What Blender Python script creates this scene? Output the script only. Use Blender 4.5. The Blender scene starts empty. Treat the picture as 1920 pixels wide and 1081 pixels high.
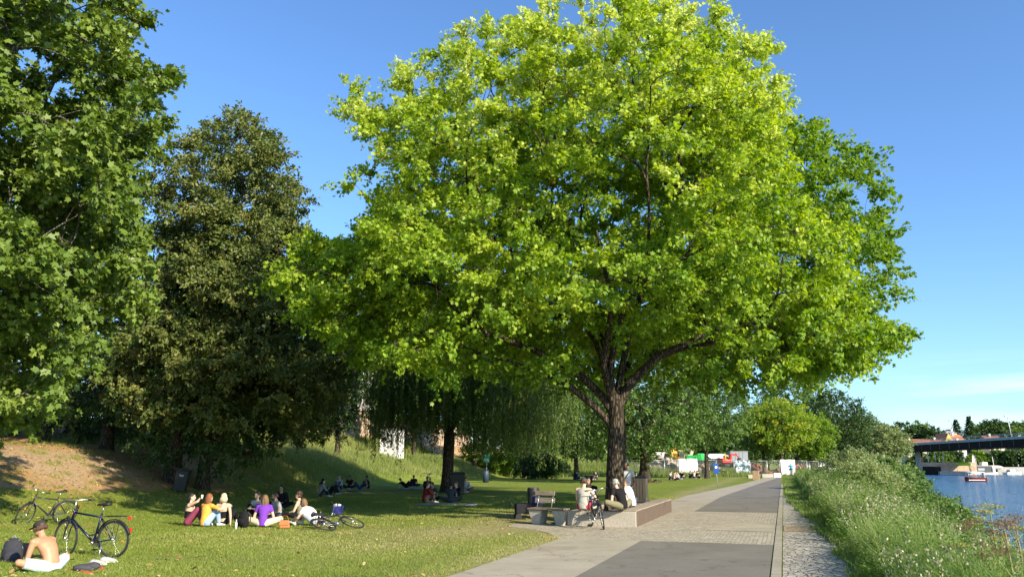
import bpy, bmesh, math, random
import numpy as np
from mathutils import Vector, Matrix, Euler
R = math.radians
rng = np.random.default_rng(7)
random.seed(7)
scene = bpy.context.scene
COL = scene.collection
# ------------------------------------------------------------------ camera
F_PX, PITCH, CAM_H = 1493.3, R(12.3), 1.75
cam_d = bpy.data.cameras.new('camera'); cam = bpy.data.objects.new('camera', cam_d); COL.objects.link(cam)
cam.location = (0, 0, CAM_H); cam.rotation_euler = (R(90) + PITCH, 0, 0)
cam_d.lens = 28; cam_d.sensor_width = 36; cam_d.clip_end = 9000; cam_d.clip_start = 0.05
scene.camera = cam
cP, sP = math.cos(PITCH), math.sin(PITCH)
def G(u, v, z=0.0):
    "photo pixel -> point on the level z"
    up = (540.5 - v) / F_PX; x = (u - 960) / F_PX
    dy = cP - up * sP; dz = sP + up * cP
    t = (z - CAM_H) / dz
    return Vector((x * t, dy * t, z))
def AT(u, v, Y):
    "photo pixel -> point at the distance Y"
    up = (540.5 - v) / F_PX; x = (u - 960) / F_PX
    dy = cP - up * sP; dz = sP + up * cP
    t = Y / dy
    return Vector((x * t, Y, CAM_H + dz * t))
def proj(p):
    p = np.asarray(p); dz = p[..., 2] - CAM_H
    d = p[..., 1] * cP + dz * sP
    return 960 + F_PX * p[..., 0] / d, 540.5 - F_PX * (-p[..., 1] * sP + dz * cP) / d
def in_poly(u, v, poly):
    u = np.asarray(u); v = np.asarray(v); ins = np.zeros(u.shape, bool)
    n = len(poly)
    for i in range(n):
        x1, y1 = poly[i]; x2, y2 = poly[(i + 1) % n]
        if y1 == y2: continue
        c = ((y1 > v) != (y2 > v)) & (u < (x2 - x1) * (v - y1) / (y2 - y1) + x1)
        ins ^= c
    return ins
def nrm(a):
    return a / np.maximum(np.linalg.norm(a, axis=-1, keepdims=True), 1e-9)
# path frame: s along the path, t across to the right
PA = math.atan(0.333); PU = (math.sin(PA), math.cos(PA)); PR = (math.cos(PA), -math.sin(PA))
def ST(s, t, z=0.0): return Vector((s * PU[0] + t * PR[0], s * PU[1] + t * PR[1], z))
# ------------------------------------------------------------------ objects
def link(o, parent=None):
    COL.objects.link(o)
    if parent is not None: o.parent = parent
    return o
def tag(o, label=None, cat=None, group=None, kind=None):
    if label: o['label'] = label
    if cat: o['category'] = cat
    if group: o['group'] = group
    if kind: o['kind'] = kind
    return o
def thing(name, label, cat, loc=(0, 0, 0), rz=0.0, group=None, rot=None):
    o = bpy.data.objects.new(name, None); link(o); o.location = loc
    o.rotation_euler = rot if rot is not None else (0, 0, rz)
    return tag(o, label, cat, group)
def copy_tree(o, parent=None):
    c = o.copy(); COL.objects.link(c)
    if parent is not None: c.parent = parent
    for ch in list(o.children): copy_tree(ch, c)
    return c
def np_mesh(name, verts, loops, counts, mat=None, parent=None, smooth=False, face_attr=None, vert_attr=None):
    me = bpy.data.meshes.new(name)
    verts = np.ascontiguousarray(verts, np.float32); loops = np.ascontiguousarray(loops, np.int32).ravel()
    counts = np.ascontiguousarray(counts, np.int32)
    me.vertices.add(len(verts)); me.vertices.foreach_set('co', verts.ravel())
    me.loops.add(len(loops)); me.loops.foreach_set('vertex_index', loops)
    me.polygons.add(len(counts))
    starts = np.zeros(len(counts), np.int32); starts[1:] = np.cumsum(counts)[:-1]
    me.polygons.foreach_set('loop_start', starts)
    if smooth: me.polygons.foreach_set('use_smooth', np.ones(len(counts), bool))
    me.update(calc_edges=True)
    for dct, dom in ((face_attr, 'FACE'), (vert_attr, 'POINT')):
        for k, a in (dct or {}).items():
            at = me.attributes.new(k, 'FLOAT', dom); at.data.foreach_set('value', np.ascontiguousarray(a, np.float32))
    if mat is not None: me.materials.append(mat)
    o = bpy.data.objects.new(name, me); link(o, parent)
    return o
class MB:
    "collects shapes, builds one mesh object"
    def __init__(s): s.v = []; s.f = []; s.sm = []; s.mi = []; s.cur = 0
    def add(s, vs, fs, smooth=False):
        n = len(s.v); s.v += [tuple(v) for v in vs]
        for f in fs: s.f.append([i + n for i in f]); s.sm.append(smooth); s.mi.append(s.cur)
        return s
    def box(s, c, d, rot=None, taper=1.0, bev=0.0):
        x, y, z = d[0] / 2, d[1] / 2, d[2] / 2
        if bev > 0:
            b = min(bev, x * .9, y * .9, z * .9); vs = []; 
            bm = bmesh.new(); bmesh.ops.create_cube(bm, size=1.0)
            for v in bm.verts:
                k = taper if v.co.z > 0 else 1.0
                v.co = Vector((v.co.x * d[0] * k, v.co.y * d[1] * k, v.co.z * d[2]))
            bmesh.ops.bevel(bm, geom=bm.edges[:], offset=b, segments=2, affect='EDGES', profile=.5)
            bm.verts.index_update(); vs = [v.co.copy() for v in bm.verts]; fs = [[v.index for v in f.verts] for f in bm.faces]; bm.free()
        else:
            k = taper
            vs = [Vector(p) for p in ((-x, -y, -z), (x, -y, -z), (x, y, -z), (-x, y, -z), (-x * k, -y * k, z), (x * k, -y * k, z), (x * k, y * k, z), (-x * k, y * k, z))]
            fs = [(0, 3, 2, 1), (4, 5, 6, 7), (0, 1, 5, 4), (1, 2, 6, 5), (2, 3, 7, 6), (3, 0, 4, 7)]
        if rot is not None:
            m = Euler(rot).to_matrix(); vs = [m @ v for v in vs]
        c = Vector(c); return s.add([v + c for v in vs], fs)
    def tube(s, pts, r, n=8, caps=True, smooth=True, flat=1.0, closed=False):
        pts = [Vector(p) for p in pts]; m = len(pts)
        rs = list(r) if isinstance(r, (list, tuple)) else [r] * m
        vs = []; ref = None
        for i, p in enumerate(pts):
            if closed: t = pts[(i + 1) % m] - pts[i - 1]
            else: t = pts[min(i + 1, m - 1)] - pts[max(i - 1, 0)]
            t = t.normalized() if t.length > 1e-9 else Vector((0, 0, 1))
            if ref is None: ref = Vector((0, 0, 1)) if abs(t.z) < .9 else Vector((1, 0, 0))
            a = ref - t * ref.dot(t)
            a = a.normalized() if a.length > 1e-6 else t.orthogonal().normalized()
            b = t.cross(a); ref = a
            for k in range(n):
                an = 2 * math.pi * k / n
                vs.append(p + a * (math.cos(an) * rs[i]) + b * (math.sin(an) * rs[i] * flat))
        fs = []
        for i in range(m if closed else m - 1):
            j = (i + 1) % m
            for k in range(n):
                k2 = (k + 1) % n; fs.append((i * n + k, i * n + k2, j * n + k2, j * n + k))
        s.add(vs, fs, smooth)
        if caps and not closed:
            b0 = len(s.v) - len(vs)
            s.f.append([b0 + k for k in range(n)][::-1]); s.sm.append(False); s.mi.append(s.cur)
            s.f.append([b0 + (m - 1) * n + k for k in range(n)]); s.sm.append(False); s.mi.append(s.cur)
        return s
    def cyl(s, c, r, h, n=16, axis='z', r2=None, smooth=True):
        c = Vector(c); d = {'x': Vector((h / 2, 0, 0)), 'y': Vector((0, h / 2, 0)), 'z': Vector((0, 0, h / 2))}[axis]
        return s.tube([c - d, c + d], [r, r if r2 is None else r2], n, smooth=smooth)
    def ring(s, c, R_, r, axis='x', n=32, k=8, flat=1.0):
        c = Vector(c); pts = []
        for i in range(n):
            a = 2 * math.pi * i / n
            o = {'x': (0, math.cos(a), math.sin(a)), 'y': (math.cos(a), 0, math.sin(a)), 'z': (math.cos(a), math.sin(a), 0)}[axis]
            pts.append(c + Vector(o) * R_)
        return s.tube(pts, r, k, closed=True, flat=flat)
    def ell(s, c, r, n=12, m=8, rot=None, jit=0.0):
        vs = []; c = Vector(c); mt = Euler(rot).to_matrix() if rot is not None else None
        for j in range(m + 1):
            th = math.pi * j / m
            for i in range(n):
                a = 2 * math.pi * i / n; q = 1 + random.uniform(-jit, jit)
                v = Vector((r[0] * math.sin(th) * math.cos(a) * q, r[1] * math.sin(th) * math.sin(a) * q, r[2] * math.cos(th) * q))
                vs.append(c + (mt @ v if mt else v))
        fs = []
        for j in range(m):
            for i in range(n):
                i2 = (i + 1) % n; fs.append((j * n + i, (j + 1) * n + i, (j + 1) * n + i2, j * n + i2))
        return s.add(vs, fs, True)
    def prism(s, pts, h, z0=0.0, rot=None, off=(0, 0, 0)):
        n = len(pts); vs = [Vector((p[0], p[1], z0)) for p in pts] + [Vector((p[0], p[1], z0 + h)) for p in pts]
        fs = [list(range(n))[::-1], list(range(n, 2 * n))] + [(i, (i + 1) % n, n + (i + 1) % n, n + i) for i in range(n)]
        if rot is not None:
            m = Euler(rot).to_matrix(); vs = [m @ v for v in vs]
        off = Vector(off); return s.add([v + off for v in vs], fs)
    def build(s, name, mat=None, parent=None):
        me = bpy.data.meshes.new(name); me.from_pydata([tuple(v) for v in s.v], [], s.f); me.update()
        me.polygons.foreach_set('use_smooth', s.sm)
        for m in (mat if isinstance(mat, (list, tuple)) else [mat]):
            if m is not None: me.materials.append(m)
        if any(s.mi): me.polygons.foreach_set('material_index', s.mi)
        o = bpy.data.objects.new(name, me); return link(o, parent)
# ------------------------------------------------------------------ materials
def new_mat(name):
    m = bpy.data.materials.new(name); m.use_nodes = True; nt = m.node_tree; nt.nodes.clear()
    out = nt.nodes.new('ShaderNodeOutputMaterial'); return m, nt, out
def nd(nt, t, **kw):
    n = nt.nodes.new('ShaderNode' + t)
    for k, v in kw.items():
        if k in n.inputs: n.inputs[k].default_value = v
        else: setattr(n, k, v)
    return n
def ramp(nt, fac, stops, interp='LINEAR'):
    r = nt.nodes.new('ShaderNodeValToRGB'); e = r.color_ramp; e.interpolation = interp
    while len(e.elements) > 1: e.elements.remove(e.elements[0])
    e.elements[0].position = stops[0][0]; e.elements[0].color = (*stops[0][1], 1)
    for p, c in stops[1:]:
        x = e.elements.new(p); x.color = (*c, 1)
    if fac is not None: nt.links.new(fac, r.inputs[0])
    return r
def noise(nt, scale, detail=4, rough=.6, vec=None, dim='3D'):
    n = nd(nt, 'TexNoise', Scale=scale, Detail=detail, Roughness=rough)
    if vec is not None: nt.links.new(vec, n.inputs['Vector'])
    return n
def mixc(nt, fac, a, b, mode='MIX'):
    n = nt.nodes.new('ShaderNodeMix'); n.data_type = 'RGBA'; n.blend_type = mode
    for inp, val in ((n.inputs[0], fac), (n.inputs[6], a), (n.inputs[7], b)):
        if hasattr(val, 'is_output') or isinstance(val, bpy.types.NodeSocket): nt.links.new(val, inp)
        elif isinstance(val, (int, float)): inp.default_value = val
        else: inp.default_value = (*val, 1)
    return n.outputs[2]
def math_n(nt, op, a, b=None, clamp=False):
    n = nt.nodes.new('ShaderNodeMath'); n.operation = op; n.use_clamp = clamp
    for i, x in enumerate((a, b)):
        if x is None: continue
        if isinstance(x, bpy.types.NodeSocket): nt.links.new(x, n.inputs[i])
        else: n.inputs[i].default_value = x
    return n.outputs[0]
def principled(nt, out, color, rough=.6, metal=0.0, spec=.4, bump=None, bump_s=.3, bump_d=.01):
    p = nd(nt, 'BsdfPrincipled', Roughness=rough, Metallic=metal)
    p.inputs['Specular IOR Level'].default_value = spec
    if isinstance(color, bpy.types.NodeSocket): nt.links.new(color, p.inputs['Base Color'])
    else: p.inputs['Base Color'].default_value = (*color, 1)
    if bump is not None:
        b = nd(nt, 'Bump', Strength=bump_s, Distance=bump_d); nt.links.new(bump, b.inputs['Height']); nt.links.new(b.outputs[0], p.inputs['Normal'])
    nt.links.new(p.outputs[0], out.inputs[0]); return p
_cache = {}
def mat(name, color, rough=.6, metal=0.0, spec=.4, var=.12, scale=12.0, bump=.15):
    "plain paint / cloth / metal with slight mottling and surface relief"
    key = (name,)
    if key in _cache: return _cache[key]
    m, nt, out = new_mat(name)
    tc = nd(nt, 'TexCoord'); n = noise(nt, scale, 5, .6, tc.outputs['Object'])
    d = tuple(max(0, c * (1 - var)) for c in color); l = tuple(min(1, c * (1 + var)) for c in color)
    c = ramp(nt, n.outputs[0], [(.3, d), (.7, l)])
    n2 = noise(nt, scale * 6, 3, .6, tc.outputs['Object'])
    fold = noise(nt, 7.0, 3, .5, tc.outputs['Object'])
    hh = math_n(nt, 'ADD', n2.outputs[0], math_n(nt, 'MULTIPLY', fold.outputs[0], 9.0 if name.startswith('cloth') else 0.0))
    principled(nt, out, c.outputs[0], rough, metal, spec, hh, bump, .004)
    _cache[key] = m; return m
def leaf_mat(name, stops, transl=.4, tcol=None, rough=.5, spec=.35):
    m, nt, out = new_mat(name)
    at = nd(nt, 'Attribute', attribute_name='tint')
    c = ramp(nt, at.outputs['Fac'], stops).outputs[0]
    hs = nd(nt, 'HueSaturation', Hue=.495, Saturation=1.15, Value=1.7); nt.links.new(c, hs.inputs['Color'])
    p = nd(nt, 'BsdfPrincipled', Roughness=rough); p.inputs['Specular IOR Level'].default_value = spec
    nt.links.new(c, p.inputs['Base Color'])
    t = nd(nt, 'BsdfTranslucent'); nt.links.new(hs.outputs[0], t.inputs[0])
    mx = nd(nt, 'MixShader'); mx.inputs[0].default_value = transl
    nt.links.new(p.outputs[0], mx.inputs[1]); nt.links.new(t.outputs[0], mx.inputs[2]); nt.links.new(mx.outputs[0], out.inputs[0])
    return m
def bark_mat(name, a, b, scale=6.0):
    m, nt, out = new_mat(name)
    tc = nd(nt, 'TexCoord'); mp = nd(nt, 'Mapping'); mp.inputs['Scale'].default_value = (1, 1, .22); nt.links.new(tc.outputs['Object'], mp.inputs[0])
    n = noise(nt, scale * 2.2, 8, .7, mp.outputs[0]); v = nd(nt, 'TexVoronoi', Scale=scale * 2.5, feature='DISTANCE_TO_EDGE'); nt.links.new(mp.outputs[0], v.inputs['Vector'])
    h = math_n(nt, 'MULTIPLY', n.outputs[0], math_n(nt, 'MINIMUM', math_n(nt, 'MULTIPLY', v.outputs['Distance'], 4.0), 1.0))
    c = ramp(nt, h, [(.08, tuple(x * .35 for x in a)), (.3, a), (.6, b)])
    principled(nt, out, c.outputs[0], .9, 0, .15, h, .9, .04); return m
# ------------------------------------------------------------------ light and air
SUN_AZ_TRAVEL = Vector((-0.69, 0.72, 0)).normalized(); SUN_EL = R(26)
sun_travel = Vector((SUN_AZ_TRAVEL.x * math.cos(SUN_EL), SUN_AZ_TRAVEL.y * math.cos(SUN_EL), -math.sin(SUN_EL)))
sd = bpy.data.lights.new('sun', 'SUN'); sd.energy = 5.0; sd.angle = R(.55); sd.color = (1, .88, .68)
sun = bpy.data.objects.new('sun', sd); link(sun); sun.location = (20, -15, 30)
sun.rotation_euler = sun_travel.to_track_quat('-Z', 'Y').to_euler()
w = bpy.data.worlds.new('World'); scene.world = w; w.use_nodes = True; nt = w.node_tree; nt.nodes.clear()
sky = nd(nt, 'TexSky'); sky.sky_type = 'NISHITA'; sky.sun_disc = False; sky.sun_elevation = SUN_EL
sky.sun_rotation = math.atan2(-sun_travel.x, -sun_travel.y)
sky.air_density = 1.0; sky.dust_density = .6; sky.ozone_density = 2.2; sky.altitude = 100
tcw = nd(nt, 'TexCoord'); mpw = nd(nt, 'Mapping'); mpw.inputs['Scale'].default_value = (2.2, 2.2, 26)
nt.links.new(tcw.outputs['Generated'], mpw.inputs[0])
cn = noise(nt, 1.6, 7, .6, mpw.outputs[0])
sx = nd(nt, 'SeparateXYZ'); nt.links.new(tcw.outputs['Generated'], sx.inputs[0])
band = ramp(nt, sx.outputs[2], [(.0, (.7, .7, .7)), (.04, (1, 1, 1)), (.085, (.9, .9, .9)), (.12, (0, 0, 0))])
side = ramp(nt, sx.outputs[0], [(.40, (0, 0, 0)), (.50, (1, 1, 1))])
cl = ramp(nt, cn.outputs[0], [(.46, (0, 0, 0)), (.66, (1, 1, 1))])
k = math_n(nt, 'MULTIPLY', math_n(nt, 'MULTIPLY', math_n(nt, 'MULTIPLY', cl.outputs[0], band.outputs[0]), side.outputs[0]), .32)
skc = mixc(nt, 1.0, sky.outputs[0], (.74, .98, 1.24), 'MULTIPLY')
skm = mixc(nt, k, skc, (7.5, 7.8, 8.3))
bg = nd(nt, 'Background', Strength=.112); nt.links.new(skm, bg.inputs[0])
wo = nt.nodes.new('ShaderNodeOutputWorld'); nt.links.new(bg.outputs[0], wo.inputs[0])
vs_ = scene.view_settings; vs_.view_transform = 'Standard'; vs_.look = 'None'; vs_.exposure = .93; vs_.gamma = 1; vs_.use_curve_mapping = False
scene.render.engine = 'CYCLES'
cy = scene.cycles; cy.max_bounces = 6; cy.diffuse_bounces = 3; cy.glossy_bounces = 2; cy.transmission_bounces = 4; cy.transparent_max_bounces = 8
cy.use_denoising = True; cy.caustics_reflective = False; cy.caustics_refractive = False; cy.sample_clamp_indirect = 8
scene.render.film_transparent = False
# ------------------------------------------------------------------ terrain
TY = [-30, 10, 20, 30, 36, 45, 60, 75, 90, 105, 125, 150, 400]
TX = [-15, -14, -13.6, -12.2, -11.0, -10.6, -10.6, -8.6, -4, 1, 8, 14, 14]
def x_toe(y): return np.interp(y, TY, TX)
def t_water(s): return 4.6 + 0.088 * np.maximum(s, 0)
def smooth(e0, e1, x):
    k = np.clip((x - e0) / (e1 - e0), 0, 1); return k * k * (3 - 2 * k)
WATER_Z = -2.0
Y_FAR = 262.0
def ground_z(x, y):
    x = np.asarray(x, float); y = np.asarray(y, float)
    q = x_toe(y) - x
    wd = np.interp(y, [30, 65], [11, 7]); hc = np.interp(y, [0, 20, 60, 95, 130], [2.5, 2.6, 2.6, 2.1, 1.8])
    z = hc * smooth(-.08, 1.06, q / wd)
    up2 = np.interp(y, [42, 58], [0, 2.2])
    z = z + up2 * smooth(2.5, 8.5, q - wd)
    s = x * PU[0] + y * PU[1]; t = x * PR[0] + y * PR[1]
    tw = t_water(s)
    drop = -2.6 * smooth(1.6, 1.0 * tw + 1.2, t)
    drop = np.where(t > tw + 1.2, -2.6 - .6 * smooth(0, 4, t - tw - 1.2), drop)
    far = smooth(Y_FAR - 1.0, Y_FAR + 1.0, y)
    drop = drop * (1 - far)
    z = z + drop
    und = .05 * np.sin(x * .31 + 1) * np.cos(y * .23) + .03 * np.sin(x * .9 + y * .7)
    flat = smooth(0, 3, np.maximum(-6.2 - t, t - 2.5))
    z = z + und * flat * np.where(t > 0, .4, 1)
    site = 1.3 * smooth(107, 117, y) * (1 - smooth(-7, -4.5, t)) * smooth(-3, 6, x) * (1 - smooth(230, 250, y))
    z = z + site
    hill = 13 * smooth(330, 620, y) * smooth(-100, 60, x)
    return z + hill
def gz(x, y): return float(ground_z(x, y))
def spaced(lo, hi, n0, d0, growth):
    a = [0.0]; d = d0
    while a[-1] < hi: a.append(a[-1] + d); d *= growth
    b = [0.0]; d = d0
    while b[-1] < -lo: b.append(b[-1] + d); d *= growth
    return np.array(sorted([-v for v in b[1:]] + a))
ys = 20 + spaced(-45, 5000, 0, .28, 1.0135)
xs = spaced(-3500, 3500, 0, .30, 1.022)
XX, YY = np.meshgrid(xs, ys); ZZ = ground_z(XX, YY)
nx, ny = len(xs), len(ys)
idx = np.arange(nx * ny).reshape(ny, nx)
quads = np.stack([idx[:-1, :-1], idx[:-1, 1:], idx[1:, 1:], idx[1:, :-1]], -1).reshape(-1, 4)
def fbm(x, y, f=1.0, seed=0):
    r = np.random.default_rng(seed); v = 0
    for k in range(5):
        a, b, c, d = r.uniform(.6, 1.3, 4) * f * 1.9 ** k; ph = r.uniform(0, 6, 2)
        v = v + np.sin(x * a + y * b * .6 + ph[0]) * np.cos(y * c - x * d * .5 + ph[1]) / 1.5 ** k
    return v
q = x_toe(YY) - XX
uu, vv = proj(np.stack([XX, np.maximum(YY, 1), ZZ], -1))
# trodden earth of the left slope and under the far trees
dirt = smooth(2.0, 4.2, q + .9 * fbm(XX, YY, .5, 3)) * (1 - smooth(40, 52, YY + 2 * fbm(XX, YY, .3, 5)))
dirt = np.maximum(dirt, smooth(1.2, 2.4, q + .6 * fbm(XX, YY, .4, 8)) * smooth(96, 101, YY) * (1 - smooth(130, 150, YY)))
dirt = np.maximum(dirt, .9 * smooth(12.5, 14, q))
sS = XX * PU[0] + YY * PU[1]; tT = XX * PR[0] + YY * PR[1]
# dry worn grass near bench, platform and path edge
dry = np.exp(-((sS - 24) / 7.5) ** 2 - ((tT + 7.4) / 2.6) ** 2) * 1.0
dry = np.maximum(dry, .75 * np.exp(-((tT + 5.3) / .7) ** 2))
dry = np.maximum(dry, .55 * np.exp(-((YY - 20) / 5) ** 2 - ((XX + 2.5) / 3.5) ** 2))
dry = dry + .22 * fbm(XX, YY, .6, 11) * (dry > .04)
dry = np.clip(dry, 0, 1)
bank = smooth(.9, 1.7, tT)
m, nt, out = new_mat('ground_turf')
tc = nd(nt, 'TexCoord'); O = tc.outputs['Object']
n1 = noise(nt, .35, 6, .65, O); n2 = noise(nt, 9, 6, .7, O); n3 = noise(nt, 60, 3, .7, O)
g1 = ramp(nt, n1.outputs[0], [(.3, (.135, .19, .028)), (.5, (.19, .24, .04)), (.72, (.275, .285, .07))]).outputs[0]
g2 = ramp(nt, n2.outputs[0], [(.3, (.45, .5, .4)), (.55, (1, 1, 1)), (.8, (1.5, 1.35, 1.3))]).outputs[0]
gr = mixc(nt, .85, g1, g2, 'MULTIPLY')
g3 = ramp(nt, n3.outputs[0], [(.35, (.5, .55, .45)), (.65, (1.35, 1.3, 1.2))]).outputs[0]
gr = mixc(nt, .8, gr, g3, 'MULTIPLY')
da = nd(nt, 'Attribute', attribute_name='dry'); drc = ramp(nt, n2.outputs[0], [(.35, (.22, .19, .085)), (.65, (.42, .36, .19))]).outputs[0]
dry_f = math_n(nt, 'MULTIPLY', math_n(nt, 'ADD', math_n(nt, 'MULTIPLY', n2.outputs[0], 1.2), -.25, True), math_n(nt, 'MULTIPLY', da.outputs['Fac'], 2.2), True)
gr = mixc(nt, dry_f, gr, drc)
di = nd(nt, 'Attribute', attribute_name='dirt')
vo = nd(nt, 'TexVoronoi', Scale=14.0); nt.links.new(O, vo.inputs['Vector'])
leafl = ramp(nt, vo.outputs['Distance'], [(.15, (.60, .40, .17)), (.5, (.34, .21, .09))]).outputs[0]
soil = ramp(nt, n2.outputs[0], [(.35, (.30, .20, .115)), (.6, (.44, .32, .19))]).outputs[0]
n4 = noise(nt, .22, 3, .6, O)
dm = mixc(nt, ramp(nt, n4.outputs[0], [(.44, (0, 0, 0)), (.54, (1, 1, 1))]).outputs[0], soil, leafl)
dfac = ramp(nt, math_n(nt, 'ADD', di.outputs['Fac'], math_n(nt, 'MULTIPLY', math_n(nt, 'ADD', n2.outputs[0], -.5), .9)), [(.35, (0, 0, 0)), (.62, (1, 1, 1))]).outputs[0]
gr = mixc(nt, dfac, gr, dm)
ba = nd(nt, 'Attribute', attribute_name='bank')
gr = mixc(nt, ba.outputs['Fac'], gr, ramp(nt, n2.outputs[0], [(.35, (.07, .06, .035)), (.7, (.13, .14, .05))]).outputs[0])
hh = math_n(nt, 'ADD', n3.outputs[0], math_n(nt, 'MULTIPLY', n2.outputs[0], .7))
principled(nt, out, gr, .95, 0, .1, hh, .55, .05)
M_GROUND = m
g = np_mesh('ground', np.stack([XX, YY, ZZ], -1).reshape(-1, 3), quads, np.full(len(quads), 4), m, smooth=True,
            vert_attr={'dirt': dirt.ravel(), 'dry': dry.ravel(), 'bank': bank.ravel()})
tag(g, kind='structure')
# ------------------------------------------------------------------ path surfaces
def strip(name, rows, mat_, z):
    "rows of (s, t_left, t_right)"
    vs = []; fs = []
    for s_, a, b in rows:
        for k in range(5):
            t_ = a + (b - a) * k / 4; vs.append(ST(s_, t_, z))
    for i in range(len(rows) - 1):
        for k in range(4):
            fs.append((i * 5 + k, i * 5 + k + 1, (i + 1) * 5 + k + 1, (i + 1) * 5 + k))
    mb = MB(); mb.add(vs, fs); o = mb.build(name, mat_); tag(o, kind='structure'); return o
def surf_mat(name, a, b, sc=40, sp=None, bump=.3, crack=False):
    m, nt, out = new_mat(name); tc = nd(nt, 'TexCoord'); O = tc.outputs['Object']
    n = noise(nt, sc, 5, .7, O); n1 = noise(nt, .8, 5, .6, O)
    c = ramp(nt, n.outputs[0], [(.3, a), (.7, b)]).outputs[0]
    c = mixc(nt, .55, c, ramp(nt, n1.outputs[0], [(.25, (.60, .58, .55)), (.45, (.9, .9, .88)), (.55, (1.0, 1.0, 1.0)), (.75, (1.3, 1.27, 1.22))]).outputs[0], 'MULTIPLY')
    if crack:
        nv = nd(nt, 'VectorMath', operation='ADD'); nz = noise(nt, 2.2, 4, .6, O); nt.links.new(O, nv.inputs[0]); nt.links.new(nz.outputs['Color'], nv.inputs[1])
        vv_ = nd(nt, 'TexVoronoi', Scale=.30, feature='DISTANCE_TO_EDGE'); nt.links.new(nv.outputs[0], vv_.inputs['Vector'])
        e_ = ramp(nt, vv_.outputs['Distance'], [(.0, (.45, .43, .40)), (.007, (.9, .9, .9)), (.012, (1, 1, 1))]).outputs[0]; c = mixc(nt, .8, c, e_, 'MULTIPLY')
        n5 = noise(nt, .45, 2, .5, O); st_ = ramp(nt, n5.outputs[0], [(.60, (1, 1, 1)), (.66, (.80, .79, .77))]).outputs[0]; c = mixc(nt, 1.0, c, st_, 'MULTIPLY')
    principled(nt, out, c, .85, 0, .25, n.outputs[0], bump, .006); return m
M_ASPH = surf_mat('asphalt', (.135, .122, .100), (.235, .215, .180), 70, crack=True)
M_PALE = surf_mat('pale_slabs', (.30, .265, .20), (.44, .395, .305), 60, bump=.2, crack=True)
def cobble_mat(name, a, b, gap, scale, rnd=1.0):
    m, nt, out = new_mat(name); tc = nd(nt, 'TexCoord'); mp = nd(nt, 'Mapping'); mp.inputs['Rotation'].default_value = (0, 0, PA)
    nt.links.new(tc.outputs['Object'], mp.inputs[0])
    v = nd(nt, 'TexVoronoi', Scale=scale, feature='DISTANCE_TO_EDGE', Randomness=rnd); nt.links.new(mp.outputs[0], v.inputs['Vector'])
    v2 = nd(nt, 'TexVoronoi', Scale=scale, Randomness=rnd); nt.links.new(mp.outputs[0], v2.inputs['Vector'])
    sep = nd(nt, 'SeparateColor'); nt.links.new(v2.outputs['Color'], sep.inputs[0])
    n = noise(nt, 1.2, 5, .6, tc.outputs['Object'])
    c = ramp(nt, sep.outputs[0], [(0, a), (1, b)]).outputs[0]
    c = mixc(nt, .5, c, ramp(nt, n.outputs[0], [(.3, (.75, .75, .75)), (.7, (1.2, 1.2, 1.2))]).outputs[0], 'MULTIPLY')
    e = ramp(nt, v.outputs['Distance'], [(.02, (0, 0, 0)), (.10, (1, 1, 1))]).outputs[0]
    c = mixc(nt, e, gap, c)
    principled(nt, out, c, .8, 0, .3, e, .6, .012); return m
M_COB = cobble_mat('small_cobbles', (.33, .29, .215), (.50, .45, .355), (.20, .17, .125), 10.5, .55)
M_RUB = cobble_mat('rough_cobbles', (.36, .32, .25), (.60, .55, .45), (.07, .065, .045), 8.5, 1.0)
M_KERB = surf_mat('kerb_stone', (.28, .25, .195), (.40, .36, .285), 25)
TL = lambda s: float(np.interp(s, [0, 44, 73, 96, 110], [-5.1, -5.1, -3.3, -2.3, -2.3]))
TA = lambda s: float(np.interp(s, [0, 44, 73, 96, 110], [-3.2, -3.2, -2.0, -.9, -.9]))
rows = [s for s in (-4, 2, 6, 10, 14, 18.9)]
strip('asphalt_path', [(s, TA(s), -.33) for s in rows], M_ASPH, .010)
strip('asphalt_path', [(s, TA(s), -.33) for s in np.linspace(30.7, 103, 24)], M_ASPH, .010)
strip('paved_path', [(s, TL(s) - (.0 if s < 18 else 0), -.33) for s in np.linspace(-4, 18.9, 8)], M_PALE, .005)
strip('paved_path', [(s, TL(s), -.33) for s in np.linspace(30.7, 106, 26)], M_PALE, .005)
strip('cobbled_path', [(18.9, -5.1, -.33), (20.5, -5.9, -.33), (22, -7.4, -.33), (22.8, -7.6, -.33), (24, -5.4, -.33), (30.7, -5.2, -.33)], M_COB, .005)
strip('concrete_slab', [(22.3, -2.0, -.36), (25.4, -2.0, -.36)], M_PALE, .012)
strip('cobbled_verge', [(s, -.13, .95 + .12 * math.sin(s * 1.3) + .1 * math.sin(s * 3.1)) for s in np.linspace(-4, 46, 100)], M_RUB, .006)
mb = MB(); random.seed(3)
sk = -3.0
while sk < 70:
    L = 1.0
    a = ST(sk + L / 2, -.23, .004)
    mb.box(a, (.15, L - .012, .03), (0, 0, -PA)); sk += L
kb = mb.build('kerb', M_KERB); tag(kb, kind='structure')
o = strip('sandstone_slab', [(22.6, -.11, 1.25), (24.6, -.11, 1.35)], surf_mat('sandstone', (.30, .22, .13), (.45, .35, .22), 18), .014)
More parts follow.
